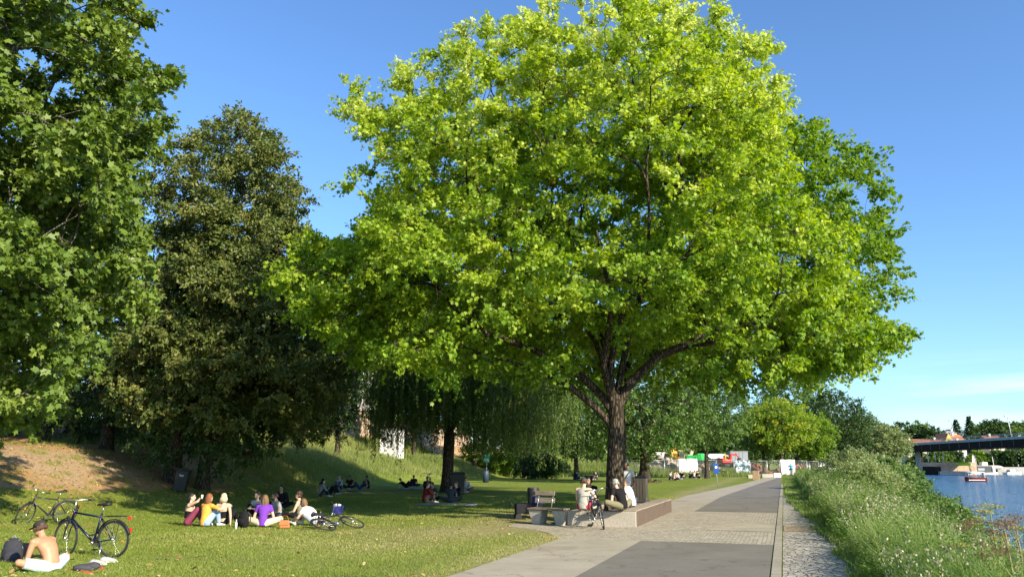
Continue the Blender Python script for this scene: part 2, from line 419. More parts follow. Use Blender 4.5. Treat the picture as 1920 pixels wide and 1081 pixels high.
# ------------------------------------------------------------------ river
m, nt, out = new_mat('river_water'); tc = nd(nt, 'TexCoord'); mp = nd(nt, 'Mapping'); mp.inputs['Scale'].default_value = (.55, 1.0, 1)
mp.inputs['Rotation'].default_value = (0, 0, R(12)); nt.links.new(tc.outputs['Object'], mp.inputs[0])
na = noise(nt, 1.5, 5, .62, mp.outputs[0]); nb = noise(nt, .22, 4, .6, mp.outputs[0])
h = math_n(nt, 'ADD', na.outputs[0], math_n(nt, 'MULTIPLY', nb.outputs[0], 1.2))
p = principled(nt, out, (.05, .16, .32), .14, 0, .5, h, 1.0, 1.3); p.inputs['IOR'].default_value = 1.30
vs = []; fs = []
wx = np.concatenate([np.linspace(0, 300, 61), [500, 1200, 3500]]); wy = np.concatenate([[-25], np.linspace(0, 262, 53)])
for y in wy:
    for x in wx: vs.append((x, y, WATER_Z))
for j in range(len(wy) - 1):
    for i in range(len(wx) - 1):
        a = j * len(wx) + i; fs.append((a, a + 1, a + 1 + len(wx), a + len(wx)))
mb = MB(); mb.add(vs, fs, True); tag(mb.build('river_water', m), kind='structure')
# ------------------------------------------------------------------ foliage tools
def star_leaf():
    pts = [(0, 0)]
    for ang, r in ((-118, .42), (-88, .30), (-58, .62), (-34, .36), (0, .72), (34, .36), (58, .62), (88, .30), (118, .42)):
        a = R(ang); pts.append((math.sin(a) * r, .34 + math.cos(a) * r))
    return np.array(pts)
LEAF_STAR = star_leaf()
LEAF_OVAL = np.array([(0, 0), (.26, .3), (.22, .72), (0, 1), (-.22, .72), (-.26, .3)])
LEAF_RHOMB = np.array([(0, 0), (.32, .45), (0, 1), (-.32, .45)])
LEAF_LONG = np.array([(0, 0), (.1, .4), (0, 1), (-.1, .4)])
def leaves(name, P, tip, nor, size, shape, mat_, parent, tint, fold=.18):
    N = len(P); k = len(shape)
    tip = nrm(tip); side = nrm(np.cross(tip, nor)); up = np.cross(side, tip)
    V = P[:, None, :] + size[:, None, None] * (shape[None, :, 0:1] * side[:, None, :] + shape[None, :, 1:2] * tip[:, None, :]
        + (np.abs(shape[None, :, 0:1]) * fold - .12 * shape[None, :, 1:2] ** 2) * up[:, None, :])
    loops = np.arange(N * k)
    return np_mesh(name, V.reshape(-1, 3), loops, np.full(N, k), mat_, parent, face_attr={'tint': tint})
def tubes_np(segs, name, mat_, parent, n=6):
    "segs: list of (pts (m,3), radii (m))"
    V = []; L = []; C = []; base = 0
    for pts, rad in segs:
        pts = np.asarray(pts); m = len(pts); kk = 10 if rad[0] > .12 else (6 if rad[0] > .03 else 3)
        t = np.gradient(pts, axis=0); t = nrm(t)
        ref = np.where(np.abs(t[:, 2:3]) < .95, np.array([[0, 0, 1.]]), np.array([[1., 0, 0]]))
        ref = np.repeat(ref[:1], m, 0) if m else ref
        a = ref - t * (ref * t).sum(1, keepdims=True); a = nrm(a); b = np.cross(t, a)
        an = np.arange(kk) * 2 * np.pi / kk
        rr = np.asarray(rad)[:, None, None]
        v = pts[:, None, :] + rr * (np.cos(an)[None, :, None] * a[:, None, :] + np.sin(an)[None, :, None] * b[:, None, :])
        V.append(v.reshape(-1, 3)); I = base + np.arange(m * kk).reshape(m, kk); J = np.roll(I, -1, 1)
        qd = np.stack([I[:-1], J[:-1], J[1:], I[1:]], -1).reshape(-1, 4); L.append(qd); base += m * kk
    V = np.concatenate(V); L = np.concatenate(L)
    return np_mesh(name, V, L, np.full(len(L), 4), mat_, parent, smooth=True)
def bez(p0, p1, p2, m=5):
    t = np.linspace(0, 1, m)[:, None]
    return (1 - t) ** 2 * p0 + 2 * t * (1 - t) * p1 + t * t * p2
def kmeans(X, k, r, it=6):
    c = X[r.choice(len(X), k, replace=False)]
    for _ in range(it):
        lab = ((X[:, None] - c[None]) ** 2).sum(-1).argmin(1)
        for j in range(k):
            if (lab == j).any(): c[j] = X[lab == j].mean(0)
    return lab
def skeleton(fork, up, C, r0, r, k0=6):
    segs = []; exp_ = .47; N = len(C)
    def rad(n): return max(.007, r0 * (n / N) ** exp_)
    def rec(p0, d0, ids, k, rs):
        n = len(ids)
        if n == 0: return
        if n == 1:
            c = C[ids[0]]; L = np.linalg.norm(c - p0); mid = p0 + d0 * L * .4 + (c - p0) * .15
            segs.append((bez(p0, mid, c, 4), np.linspace(min(rs, rad(1) * 1.6), .004, 4))); return
        cen = C[ids].mean(0); v = cen - p0; L = np.linalg.norm(v)
        fr = .5 if n > 3 else .62
        p1 = p0 + v * fr + r.normal(0, .05, 3) * L; p1[2] += .03 * L
        mid = p0 + d0 * L * fr * .5 + r.normal(0, .04, 3) * L * .5
        r1 = rad(n); rs = min(rs, r1 * 1.25)
        segs.append((bez(p0, mid, p1, 6), np.linspace(rs, r1 * .86, 6)))
        d1 = nrm(p1 - mid)
        kk = 2 if n < 6 else k
        lab = kmeans(C[ids], min(kk, n), r)
        for j in range(kk): rec(p1, d1, ids[lab == j], 2 if r.random() < .5 else 3, r1)
    lab = kmeans(C, k0, r)
    for j in range(k0):
        ids = np.where(lab == j)[0]
        rec(fork + r.normal(0, r0 * .12, 3) - up * r.uniform(0, 1.0) * r0 * 2, nrm(up + nrm(C[ids].mean(0) - fork) * .8), ids, 3, r0 * .7)
    return segs
def inset(poly, d, c):
    out = []
    for x, y in poly:
        L = math.hypot(x - c[0], y - c[1]); out.append((x - (x - c[0]) / L * d, y - (y - c[1]) / L * d))
    return out
def crown_points(n, ells, r, mind=.5, inner=.35, mask=None, maxtry=60, carve=None, cf=.8, cz=1.5):
    "points spread through the union of the ellipsoids, denser towards the outside"
    out = []; vol = np.array([e[1][0] * e[1][1] * e[1][2] for e in ells]); pr = vol / vol.sum()
    cell = {}
    tries = 0
    while len(out) < n and tries < n * maxtry:
        e = ells[r.choice(len(ells), p=pr)]; d = nrm(r.normal(0, 1, 3)); rad = inner + (1 - inner) * r.random() ** .55
        p = np.array(e[0]) + d * rad * np.array(e[1]); tries += 1
        if mask is not None:
            u, v = proj(p)
            if not in_poly(u, v, mask): continue
        if carve is not None:
            x_, y_, z_ = p[0] * cf, p[1] * cf, p[2] * cf * cz
            nv_ = math.sin(x_ * 1.7 + 1.3 * math.sin(z_ * .9)) * math.cos(y_ * 1.5 + z_ * .6) + .8 * math.sin(z_ * 2.1 + x_ * .8 + 1.1 * math.sin(y_ * 1.2)) + .5 * math.sin(x_ * 3.3 + y_ * 2.9 - z_ * 2.5)
            if nv_ < carve: continue
        key = tuple((p // mind).astype(int)); ok = True
        for dx in (-1, 0, 1):
            for dy in (-1, 0, 1):
                for dz in (-1, 0, 1):
                    for qv in cell.get((key[0] + dx, key[1] + dy, key[2] + dz), ()):
                        if (qv - p) @ (qv - p) < mind * mind: ok = False
        if not ok: continue
        cell.setdefault(key, []).append(p); out.append(p)
    return np.array(out)
def make_tree(label, base, fork_h, r_base, C, r, leafm, barkm, cat='tree', group=None, name='broadleaf_tree',
              twigs=6, per=18, tl=(.35, .8), size=.16, shape=LEAF_STAR, k0=6, droop=.3, centre=None, lean=(0, 0), flat=.6,
              tint_fn=None, wood_twigs=False, extra=(), limb_r=None, upn=.75, fork=None):
    base = np.array(base, float)
    fk = np.array(fork, float) if fork is not None else base + np.array([lean[0], lean[1], fork_h])
    t = thing(name, label, cat, tuple(base), 0, group)
    rootinv = -base
    # trunk
    L = fk - base; m = 9
    tt = np.linspace(0, 1, m); wob = np.stack([np.sin(tt * 5 + base[0]) * .05 * r_base * 2, np.cos(tt * 4) * .05 * r_base * 2, tt * 0], -1)
    pts = base + L * tt[:, None] + wob; pts[0, 2] -= .25
    rad = r_base * (1 + .55 * np.exp(-tt * 9) - .22 * tt)
    r0 = (limb_r or r_base * .72)
    top = nrm(L); pts = np.vstack([pts, fk + top * r_base * 1.2]); rad = np.append(rad, r_base * .5)
    segs = [(pts, rad)] + skeleton(fk, top, C, r0, r, k0) + [(np.array(a_, float), np.array(b_, float)) for a_, b_ in extra]
    # twigs
    cen = np.array(centre if centre is not None else C.mean(0))
    N = len(C)
    outd = nrm(C - cen)
    D = nrm(outd[:, None, :] * .75 + r.normal(0, .75, (N, twigs, 3)) * np.array([1, 1, flat]) + np.array([0, 0, .12]))
    Ln = r.uniform(tl[0], tl[1], (N, twigs, 1))
    if wood_twigs:
        a = np.repeat(C[:, None, :], twigs, 1).reshape(-1, 3); b = (C[:, None, :] + D * Ln * .85).reshape(-1, 3)
        for i in range(len(a)): segs.append((np.stack([a[i], b[i]]), np.array([.008, .003])))
    segs = [(p + rootinv, q_) for p, q_ in segs]
    tubes_np(segs, 'trunk', barkm, t)
    f = r.uniform(.15, 1.05, (N, twigs, per, 1)) ** .8
    P = C[:, None, None, :] + D[:, :, None, :] * Ln[:, :, None, :] * f + r.normal(0, .07, (N, twigs, per, 3)) * (.5 + size * 3)
    P[..., 2] -= .18 * (Ln[:, :, None, 0] * f[..., 0]) ** 2 * droop * 3
    tip = D[:, :, None, :] * .6 + r.normal(0, .6, P.shape) + np.array([0, 0, -droop])
    nor = r.normal(0, .55, P.shape) + np.array([0, 0, upn]) + outd[:, None, None, :] * .35
    sz = size * r.uniform(.6, 1.2, P.shape[:-1])
    ct = r.normal(0, .09, (N, 1, 1)) + r.normal(0, .06, (N, twigs, 1))
    tn = .5 + ct + r.normal(0, .07, P.shape[:-1])
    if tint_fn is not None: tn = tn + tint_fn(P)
    P = P.reshape(-1, 3)
    leaves('crown', P + rootinv, tip.reshape(-1, 3), nor.reshape(-1, 3), sz.ravel(), shape, leafm, t, np.clip(tn, 0, 1).ravel())
    return t
M_BARK = bark_mat('bark_brown', (.055, .043, .030), (.13, .105, .072))
M_BARKD = bark_mat('bark_dark', (.07, .055, .04), (.15, .12, .085))
M_BARKG = bark_mat('bark_grey', (.15, .14, .115), (.32, .30, .25))
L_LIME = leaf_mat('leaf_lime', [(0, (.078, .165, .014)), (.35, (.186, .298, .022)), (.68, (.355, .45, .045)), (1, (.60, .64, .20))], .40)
L_GREEN = leaf_mat('leaf_green', [(0, (.06, .13, .016)), (.5, (.16, .26, .034)), (1, (.30, .39, .06))], .42)
L_PLANE = leaf_mat('leaf_plane', [(0, (.04, .085, .013)), (.5, (.12, .185, .026)), (1, (.29, .36, .07))], .24)
L_OLIVE = leaf_mat('leaf_olive', [(0, (.035, .07, .014)), (.45, (.105, .14, .03)), (1, (.29, .28, .075))], .22)
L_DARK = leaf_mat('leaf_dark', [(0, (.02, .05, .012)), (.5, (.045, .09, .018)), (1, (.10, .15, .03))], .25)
L_MID = leaf_mat('leaf_mid', [(0, (.045, .10, .02)), (.5, (.10, .17, .034)), (1, (.19, .26, .065))], .32)
L_PALE = leaf_mat('leaf_pale', [(0, (.10, .15, .045)), (.5, (.23, .28, .10)), (1, (.38, .40, .18))], .35)
L_YEL = leaf_mat('leaf_yellow', [(0, (.08, .17, .02)), (.4, (.17, .27, .03)), (.75, (.38, .40, .04)), (1, (.54, .48, .05))], .4)
L_WIL = leaf_mat('leaf_willow', [(0, (.045, .085, .015)), (.5, (.10, .16, .03)), (1, (.20, .26, .06))], .3)
# ------------------------------------------------------------------ the yellow-green oak in the middle
r = np.random.default_rng(21)
MAIN_POLY = [(505, 532), (560, 500), (575, 425), (640, 450), (690, 420), (640, 330), (660, 270), (648, 170), (665, 155), (712, 205), (722, 150), (790, 90), (860, 52), (960, 32),
             (1020, 6), (1080, -25), (1180, -30), (1340, -25), (1395, 20), (1452, 85), (1472, 190), (1470, 300), (1530, 410), (1588, 440), (1590, 555), (1640, 600), (1715, 632), (1650, 668),
             (1590, 700), (1480, 715), (1330, 700), (1265, 690), (1235, 655), (1110, 650), (1075, 695), (1000, 705), (940, 700), (800, 740), (650, 660), (560, 580)]
bx, by = 3.05, 24.1
C = crown_points(1050, [((2.2, 24.6, 10.6), (8.3, 7.4, 6.6)), ((-2.6, 24.0, 7.0), (6.2, 5.4, 3.2)), ((7.8, 24, 6.7), (6.2, 5.6, 3.2)), ((4.0, 25, 13.5), (5.5, 5.0, 3.2))], r, .52, .40, inset(MAIN_POLY, 17, (1110, 420)), carve=-.45, cf=.62)
C = np.vstack([C, crown_points(190, [((-4.6, 24.2, 6.7), (3.0, 2.8, 2.1)), ((10.8, 24.2, 5.9), (3.2, 3.2, 1.9))], r, .5, .2, inset(MAIN_POLY, 14, (1110, 420)))])
C = C[(C[:, 2] > 3.9)]
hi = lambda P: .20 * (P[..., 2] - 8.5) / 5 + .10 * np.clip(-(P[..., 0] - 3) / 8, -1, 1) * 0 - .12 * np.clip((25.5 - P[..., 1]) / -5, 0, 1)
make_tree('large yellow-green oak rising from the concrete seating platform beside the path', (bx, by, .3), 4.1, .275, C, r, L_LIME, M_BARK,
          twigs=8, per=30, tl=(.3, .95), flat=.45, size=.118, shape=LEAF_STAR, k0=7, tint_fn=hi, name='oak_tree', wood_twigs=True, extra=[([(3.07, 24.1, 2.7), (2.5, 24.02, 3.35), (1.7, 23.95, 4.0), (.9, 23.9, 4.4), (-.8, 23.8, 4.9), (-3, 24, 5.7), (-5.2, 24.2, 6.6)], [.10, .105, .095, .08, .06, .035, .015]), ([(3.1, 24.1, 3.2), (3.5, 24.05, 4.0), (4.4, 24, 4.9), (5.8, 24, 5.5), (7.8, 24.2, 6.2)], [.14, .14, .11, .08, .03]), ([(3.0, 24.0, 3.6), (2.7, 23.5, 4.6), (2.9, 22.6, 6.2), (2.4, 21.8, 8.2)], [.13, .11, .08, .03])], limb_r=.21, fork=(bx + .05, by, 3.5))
# ------------------------------------------------------------------ greener twin behind it
GREEN_POLY = [(612, 372), (640, 320), (650, 270), (760, 220), (1000, 180), (1200, 120), (1400, 160), (1490, 185), (1540, 235), (1600, 245), (1672, 285), (1660, 330), (1655, 420), (1680, 440), (1660, 480),
              (1690, 525), (1650, 600), (1600, 700), (1400, 720), (1100, 740), (760, 700), (640, 520), (640, 440)]
C = crown_points(900, [((5.0, 33.0, 10.8), (11, 7, 6.4)), ((11.2, 32.5, 9.6), (5.6, 5, 6.2)), ((11.2, 32.5, 9.6), (5.6, 5, 6.2))], r, .72, .45, inset(GREEN_POLY, 12, (1150, 450)), carve=-.65, cf=.6)
make_tree('deep green oak standing behind the yellow-green one, its crown showing on the right', (4.3, 32.5, 0), 4.2, .30, C, r, L_GREEN, M_BARKD,
          twigs=7, per=22, tl=(.45, 1.15), size=.165, shape=LEAF_STAR, k0=6, name='oak_tree', limb_r=.2)
# ------------------------------------------------------------------ plane tree overhanging on the left
PLANE_POLY = [(-900, -400), (240, -400), (250, 5), (278, 30), (232, 70), (265, 110), (330, 128), (352, 148), (312, 165), (318, 200), (300, 250), (305, 290), (255, 330), (250, 380), (262, 450), (280, 480), (235, 520),
              (270, 560), (215, 610), (228, 650), (170, 690), (160, 735), (95, 735), (100, 780), (55, 800), (-20, 812), (-900, 812)]
C = crown_points(1250, [((-13.2, 18.5, 10.2), (7.3, 6.5, 8.2)), ((-12.5, 18, 6.2), (5.6, 5.5, 4.2))], r, .44, .25, inset(PLANE_POLY, 20, (-100, 380)), carve=-.35, cf=.75)
C = C[(C[:, 2] > 2.6)]
make_tree('broad-leaved plane tree with bright green leaves hanging over the left side of the lawn', (-15.5, 19.5, gz(-15.5, 19.5)), 4.5, .42, C, r, L_PLANE, M_BARKG,
          twigs=7, per=28, tl=(.3, .8), size=.14, shape=LEAF_STAR, k0=7, name='plane_tree', wood_twigs=True, centre=(-14, 19, 9))
# ------------------------------------------------------------------ lindens and dark trees of the left slope
r = np.random.default_rng(5)
LIN_POLY = [(305, 215), (350, 218), (362, 200), (385, 205), (400, 190), (432, 172), (470, 190), (488, 225), (522, 245), (545, 300), (583, 362), (572, 400), (580, 470), (600, 540), (640, 600), (668, 660), (660, 740), (600, 800), (560, 822),
            (480, 792), (440, 812), (350, 800), (250, 792), (200, 770), (190, 700), (230, 600), (240, 450), (250, 330)]
zb = gz(-14.9, 36)
C = crown_points(1300, [((-13.0, 37, 13.2), (4.6, 4.8, 5.2)), ((-12.6, 37, 8.2), (6.6, 5.8, 5.6)), ((-12.2, 36, 5.6), (6.5, 5, 3.0))], r, .46, .3, inset(LIN_POLY, 14, (420, 520)), carve=-.6, cf=.7)
make_tree('tall dark linden with olive seed bracts behind the sitting group, next to the black bin', (-14.9, 36, zb), 3.6, .34, C, r, L_OLIVE, M_BARKD,
          twigs=7, per=27, tl=(.35, .9), size=.16, shape=LEAF_OVAL, k0=6, name='linden_tree', upn=.5, droop=.45)
zb = gz(-16.5, 50)
C = crown_points(720, [((-13.5, 49, 9.5), (4.9, 4.6, 5.8)), ((-12.0, 48, 6.3), (5.2, 4.6, 3.8))], r, .75, .45, [(380, 400), (560, 400), (610, 470), (660, 560), (675, 660), (660, 760), (645, 815), (600, 828), (540, 822), (430, 815), (380, 700)])
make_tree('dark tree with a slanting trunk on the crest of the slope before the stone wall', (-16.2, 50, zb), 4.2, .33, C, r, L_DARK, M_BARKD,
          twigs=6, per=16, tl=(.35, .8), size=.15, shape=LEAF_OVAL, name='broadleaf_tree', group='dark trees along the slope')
dark_specs = [(-13.7, 36.3, 9, 4.2, 200, 'dark tree with its trunk right of the black bin on the slope'), (-19.5, 39, 11, 6.2, 300, 'dark tree filling the gap between the plane tree and the olive linden'),
              (-26, 45, 11, 7, 260, 'dark tree deep in the shade behind the plane tree'),
              (-33, 42, 11, 7, 200, 'dark tree at the far left edge, mostly hidden by the plane tree'),
              (-25, 60, 12, 6, 200, 'dark tree beyond the crest, seen below the linden crown')]
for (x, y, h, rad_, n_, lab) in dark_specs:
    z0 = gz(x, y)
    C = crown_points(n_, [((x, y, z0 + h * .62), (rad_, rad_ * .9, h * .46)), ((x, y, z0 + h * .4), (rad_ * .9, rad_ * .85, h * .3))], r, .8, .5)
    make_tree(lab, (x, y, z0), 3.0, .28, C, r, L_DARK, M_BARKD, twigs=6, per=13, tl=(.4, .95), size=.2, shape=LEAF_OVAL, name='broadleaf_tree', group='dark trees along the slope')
def bush(label, x, y, w, h, n_, leafm, size=.12, shape=LEAF_OVAL, group=None, per=12, z=None, flat=.9, d=None, upn=.5, name='bush', tl=(.2, .5), mask=None):
    z0 = gz(x, y) if z is None else z
    C = crown_points(n_, [((x, y, z0 + h * .45), (w / 2, (d or w) / 2, h * .52))], r, .16, .25, mask); C = C[C[:, 2] > z0 + .05]
    return make_tree(label, (x, y, z0), .12, .05, C, r, leafm, M_BARKD, cat='bush', group=group, name=name, twigs=5, per=per, tl=tl, size=size, shape=shape, k0=5, flat=flat, upn=upn, droop=.1)
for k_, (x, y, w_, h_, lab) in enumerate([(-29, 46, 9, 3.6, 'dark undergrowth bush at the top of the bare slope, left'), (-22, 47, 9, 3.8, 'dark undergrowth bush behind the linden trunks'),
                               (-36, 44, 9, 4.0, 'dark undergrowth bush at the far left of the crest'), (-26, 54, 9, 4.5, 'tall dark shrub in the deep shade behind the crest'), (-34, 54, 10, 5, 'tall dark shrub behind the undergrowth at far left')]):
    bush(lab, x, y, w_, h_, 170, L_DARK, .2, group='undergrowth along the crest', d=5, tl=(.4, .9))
# ------------------------------------------------------------------ weeping willow
def willow(base, cen, rad_, ztop, zlow, label):
    r = np.random.default_rng(9)
    base = np.array(base); t = thing('willow_tree', label, 'tree', tuple(base))
    n = 330; a = r.uniform(0, 2 * np.pi, n); q_ = r.random(n) ** .5
    C = np.stack([cen[0] + np.cos(a) * rad_ * q_, cen[1] + np.sin(a) * rad_ * q_, ztop - (q_ ** 2) * (ztop - 7.4) + r.normal(0, .5, n)], -1)
    fk = base + np.array([.1, 0, 3.6])
    m_ = 8; tt = np.linspace(0, 1, m_)[:, None]; pts = base + (fk - base) * tt; pts[0, 2] -= .2
    segs = [(pts, .34 * (1 + .5 * np.exp(-tt[:, 0] * 8)))] + skeleton(fk, np.array([0, 0, 1.]), C, .26, r, 6)
    P = []; T = []; tn = []
    for i in range(n):
        for j in range(8):
            o = C[i] + r.normal(0, .5, 3) * np.array([1.3, 1.3, .5]); ang = math.atan2(o[1] - cen[1], o[0] - cen[0])
            zl = zlow + .7 - 1.6 * max(0, math.cos(ang) - .78) / .22 + .6 * math.sin(ang * 3 + 1) + r.normal(0, .55) + (1.4 if r.random() < .4 else 0) + max(0, r.normal(0, 1.2))  
            L = max(.8, o[2] - zl); k_ = int(L / .065); f = np.linspace(0, 1, k_)
            out = nrm(np.array([o[0] - cen[0], o[1] - cen[1], 0]))
            b = o + out * (f * (1 - f * .6) * 1.0)[:, None] * .9 + np.array([0, 0, -1]) * (f ** 1.15 * L)[:, None]
            b += np.stack([np.sin(f * 7 + i) * .07, np.cos(f * 6 + j) * .07, f * 0], -1)
            P.append(b); tn.append(np.full(k_, .5 + r.normal(0, .16)))
            if j < 3: segs.append((b[::max(1, k_ // 5)], np.full(len(b[::max(1, k_ // 5)]), .006)))
    P = np.concatenate(P); tn = np.concatenate(tn); N = len(P)
    tip = r.normal(0, .45, (N, 3)) + np.array([0, 0, -1.0]); nor = r.normal(0, 1, (N, 3)); nor[:, 2] *= .4
    segs = [(p_ - base, q2) for p_, q2 in segs]
    tubes_np(segs, 'trunk', M_BARKD, t)
    leaves('crown', P + r.normal(0, .035, (N, 3)) - base, tip, nor, r.uniform(.13, .24, N), np.array([(0, 0), (.13, .45), (0, 1), (-.13, .45)]), L_WIL, t, np.clip(tn + r.normal(0, .1, N), 0, 1))
    return t
wb = G(838, 921); willow((wb.x, wb.y, gz(wb.x, wb.y)), (-2.6, 51.5), 6.1, 12.8, 2.7, 'weeping willow with long hanging strands in the middle of the lawn')
# ------------------------------------------------------------------ trees of the middle distance and the far bank
def bg(label, px, Y, vtop, vlow, wpx, leafm, vbase=None, n_=170, size=.34, tr=.25, name='broadleaf_tree', group='trees beyond the lawn', per=12, dz=None, seed=0, bark=None, shape=LEAF_RHOMB):
    r = np.random.default_rng(100 + seed)
    x = AT(px, 866, Y).x; z0 = gz(x, Y) if dz is None else dz
    zt = AT(px, vtop, Y).z; zl = AT(px, vlow, Y).z; w_ = wpx / 2 * (Y / F_PX) * 1.0; c = (zt + zl) / 2; hz = (zt - zl) / 2
    e = [((x, Y, c), (w_, w_ * .85, hz))]
    for k_ in range(3):
        e.append(((x + r.uniform(-.5, .5) * w_, Y + r.uniform(-.4, .4) * w_, c + r.uniform(-.45, .5) * hz), (w_ * .6, w_ * .55, hz * .5)))
    C = crown_points(n_, e, r, max(.45, w_ * .16), .5)
    return make_tree(label, (x, Y, z0), max(.8, (zl - z0) + hz * .25), tr, C, r, leafm, bark or M_BARKD, group=group, name=name, twigs=6, per=per, tl=(w_ * .10, w_ * .26), size=size, shape=shape, upn=.55, droop=.2)
bg('big old tree with a thick crooked trunk right of the oak, above the lying bicycle', 1208, 72, 650, 850, 250, L_MID, n_=330, size=.26, tr=.48, per=14, seed=1, bark=M_BARK)
bg('rounded green tree above the green excavator', 1325, 92, 700, 842, 165, L_MID, n_=240, size=.28, seed=2)
bg('slim tree with a straight trunk beside the far wooden bin', 1432, 116, 762, 848, 100, L_MID, n_=170, size=.3, tr=.22, seed=3)
bg('small tree turning bright yellow beside the path end', 1466, 112, 752, 840, 128, L_YEL, n_=190, size=.3, tr=.26, seed=4)
bg('green tree with a forked trunk behind the blue-shirted cyclist', 1522, 116, 775, 858, 90, L_GREEN, n_=190, size=.3, tr=.28, seed=5)
bg('tall airy tree rising behind the yellow one', 1495, 140, 702, 800, 125, L_MID, n_=220, size=.34, seed=6)
bg('broad dark green tree leaning toward the river', 1575, 132, 735, 862, 120, L_DARK, n_=260, size=.32, tr=.3, seed=7)
bg('pale green seeding linden at the river end of the row', 1665, 138, 797, 862, 85, L_PALE, n_=190, size=.3, seed=8)
bg('green tree between the dark one and the pale linden', 1618, 150, 770, 860, 80, L_MID, n_=170, size=.34, seed=9)
bg('leafy tree left of the oak trunk, behind the willow strands', 1080, 84, 690, 850, 150, L_MID, n_=260, size=.28, seed=10)
bg('dark tree behind the willow, right of its trunk', 985, 98, 660, 850, 160, L_DARK, n_=220, size=.34, seed=11)
bg('dark tree behind the willow, above the green sign', 890, 100, 620, 820, 190, L_DARK, n_=240, size=.36, seed=12)
bg('dark tree behind the willow beside the white cabin', 775, 96, 600, 800, 150, L_DARK, n_=220, size=.36, seed=13)
bg('light loose tree in the gap beside the cream house', 612, 86, 535, 700, 100, L_PALE, n_=150, size=.26, seed=14)
bg('very dark tree between the linden and the willow, before the wall', 632, 70, 575, 800, 105, L_DARK, n_=230, size=.24, tr=.22, seed=16)
bg('dark tree in front of the cream house', 716, 88, 690, 790, 70, L_DARK, n_=110, size=.28, seed=15)
for k_, (px, Y, vt, vl, w_) in enumerate([(1120, 150, 720, 868, 140), (1215, 160, 735, 866, 140), (1290, 165, 745, 866, 130), (1375, 168, 750, 866, 130), (1440, 170, 770, 866, 110), (1550, 175, 775, 866, 130), (1640, 190, 800, 866, 110), (1000, 150, 700, 866, 150), (1500, 172, 780, 866, 110), (1330, 158, 790, 868, 120), (1160, 155, 780, 868, 110), (1255, 150, 790, 866, 90)]):
    bg('dark background tree in the closed row behind the building site', px, Y, vt, vl, w_, L_DARK if k_ % 2 else L_MID, n_=150, size=.5, group='tree row behind the building site', seed=30 + k_)
rr = random.Random(4)
for k_, (px, vt, w_) in enumerate([(1700, 792, 46), (1728, 789, 42), (1752, 797, 36), (1775, 806, 34), (1782, 804, 30), (1848, 790, 44), (1872, 786, 46), (1900, 784, 50), (1925, 786, 50), (1950, 785, 50), (1640, 800, 60), (1985, 782, 60), (2040, 780, 70)]):
    Y = rr.uniform(470, 540); bg('rounded dark tree on the hill skyline across the river', px, Y, vt + rr.uniform(0, 9), vt + 52, w_ * 1.25, [L_DARK, L_MID][k_ % 2], n_=90, size=1.3, tr=.5, group='hill trees across the river', per=9, seed=50 + k_)
def spruce(px, Y, vt, vb, w_, label, seed):
    r = np.random.default_rng(seed); x = AT(px, 866, Y).x; z0 = gz(x, Y); zt = AT(px, vt, Y).z; t = thing('spruce_tree', label, 'tree', (x, Y, z0), 0, 'spruces on the hill')
    H_ = zt - z0; tubes_np([(np.array([[0, 0, 0], [0, 0, H_ * .5], [0, 0, H_]]), np.array([.4, .2, .05]))], 'trunk', M_BARKD, t)
    P = []; D = []
    for k_ in range(26):
        f = k_ / 26; z = H_ * (.18 + .82 * f); R_ = w_ * 1.35 * (1 - f) ** 1.15 + .12
        for j in range(11):
            a = r.uniform(0, 6.28); L_ = R_ * r.uniform(.7, 1.1)
            for q_ in np.linspace(.15, 1, 7): P.append((math.cos(a) * L_ * q_, math.sin(a) * L_ * q_, z - .25 * L_ * q_ + r.normal(0, .12))); D.append((math.cos(a), math.sin(a), -.3))
    P = np.array(P); D = np.array(D); N = len(P)
    leaves('crown', P, D + r.normal(0, .3, (N, 3)), r.normal(0, .3, (N, 3)) + np.array([0, 0, 1]), r.uniform(.7, 1.4, N), LEAF_RHOMB, L_DARK, t, np.clip(r.normal(.3, .15, N), 0, 1))
spruce(1826, 480, 779, 850, 7.0, 'tall pointed spruce above the bridge deck, the higher of the two', 1)
spruce(1801, 490, 785, 850, 7.0, 'pointed spruce left of the tallest one above the bridge', 2)
for k_, (px, Y, vt, w_) in enumerate([(1755, 290, 848, 42), (1790, 292, 846, 46), (1835, 294, 848, 46), (1870, 292, 845, 50), (1905, 288, 843, 52), (1945, 288, 842, 52), (1722, 300, 850, 40)]):
    bg('bushy green tree on the far quay under the bridge', px, Y, vt, 884, w_, [L_MID, L_DARK, L_GREEN][k_ % 3], n_=90, size=.8, group='trees on the far quay', per=9, seed=70 + k_)
# bushes right of the willow and along the slope foot
for (px, v_, w_, h_, lm, lab) in [(905, 893, 5.5, 3.4, L_GREEN, 'sunlit green bush right of the willow trunk behind the green sign'), (945, 893, 4.5, 2.6, L_GREEN, 'low bright bush next to the green sign'),
                                 (1010, 897, 5.5, 2.6, L_DARK, 'dark round bush under the willow strands'), (1040, 893, 3.5, 2.0, L_DARK, 'small dark bush left of the oak trunk'), (980, 890, 5, 4.5, L_DARK, 'tall dark bush under the right willow strands')]:
    p_ = G(px, v_); bush(lab, p_.x, p_.y, w_, h_, 190, lm, .2, group='bushes at the foot of the slope', tl=(.3, .6))
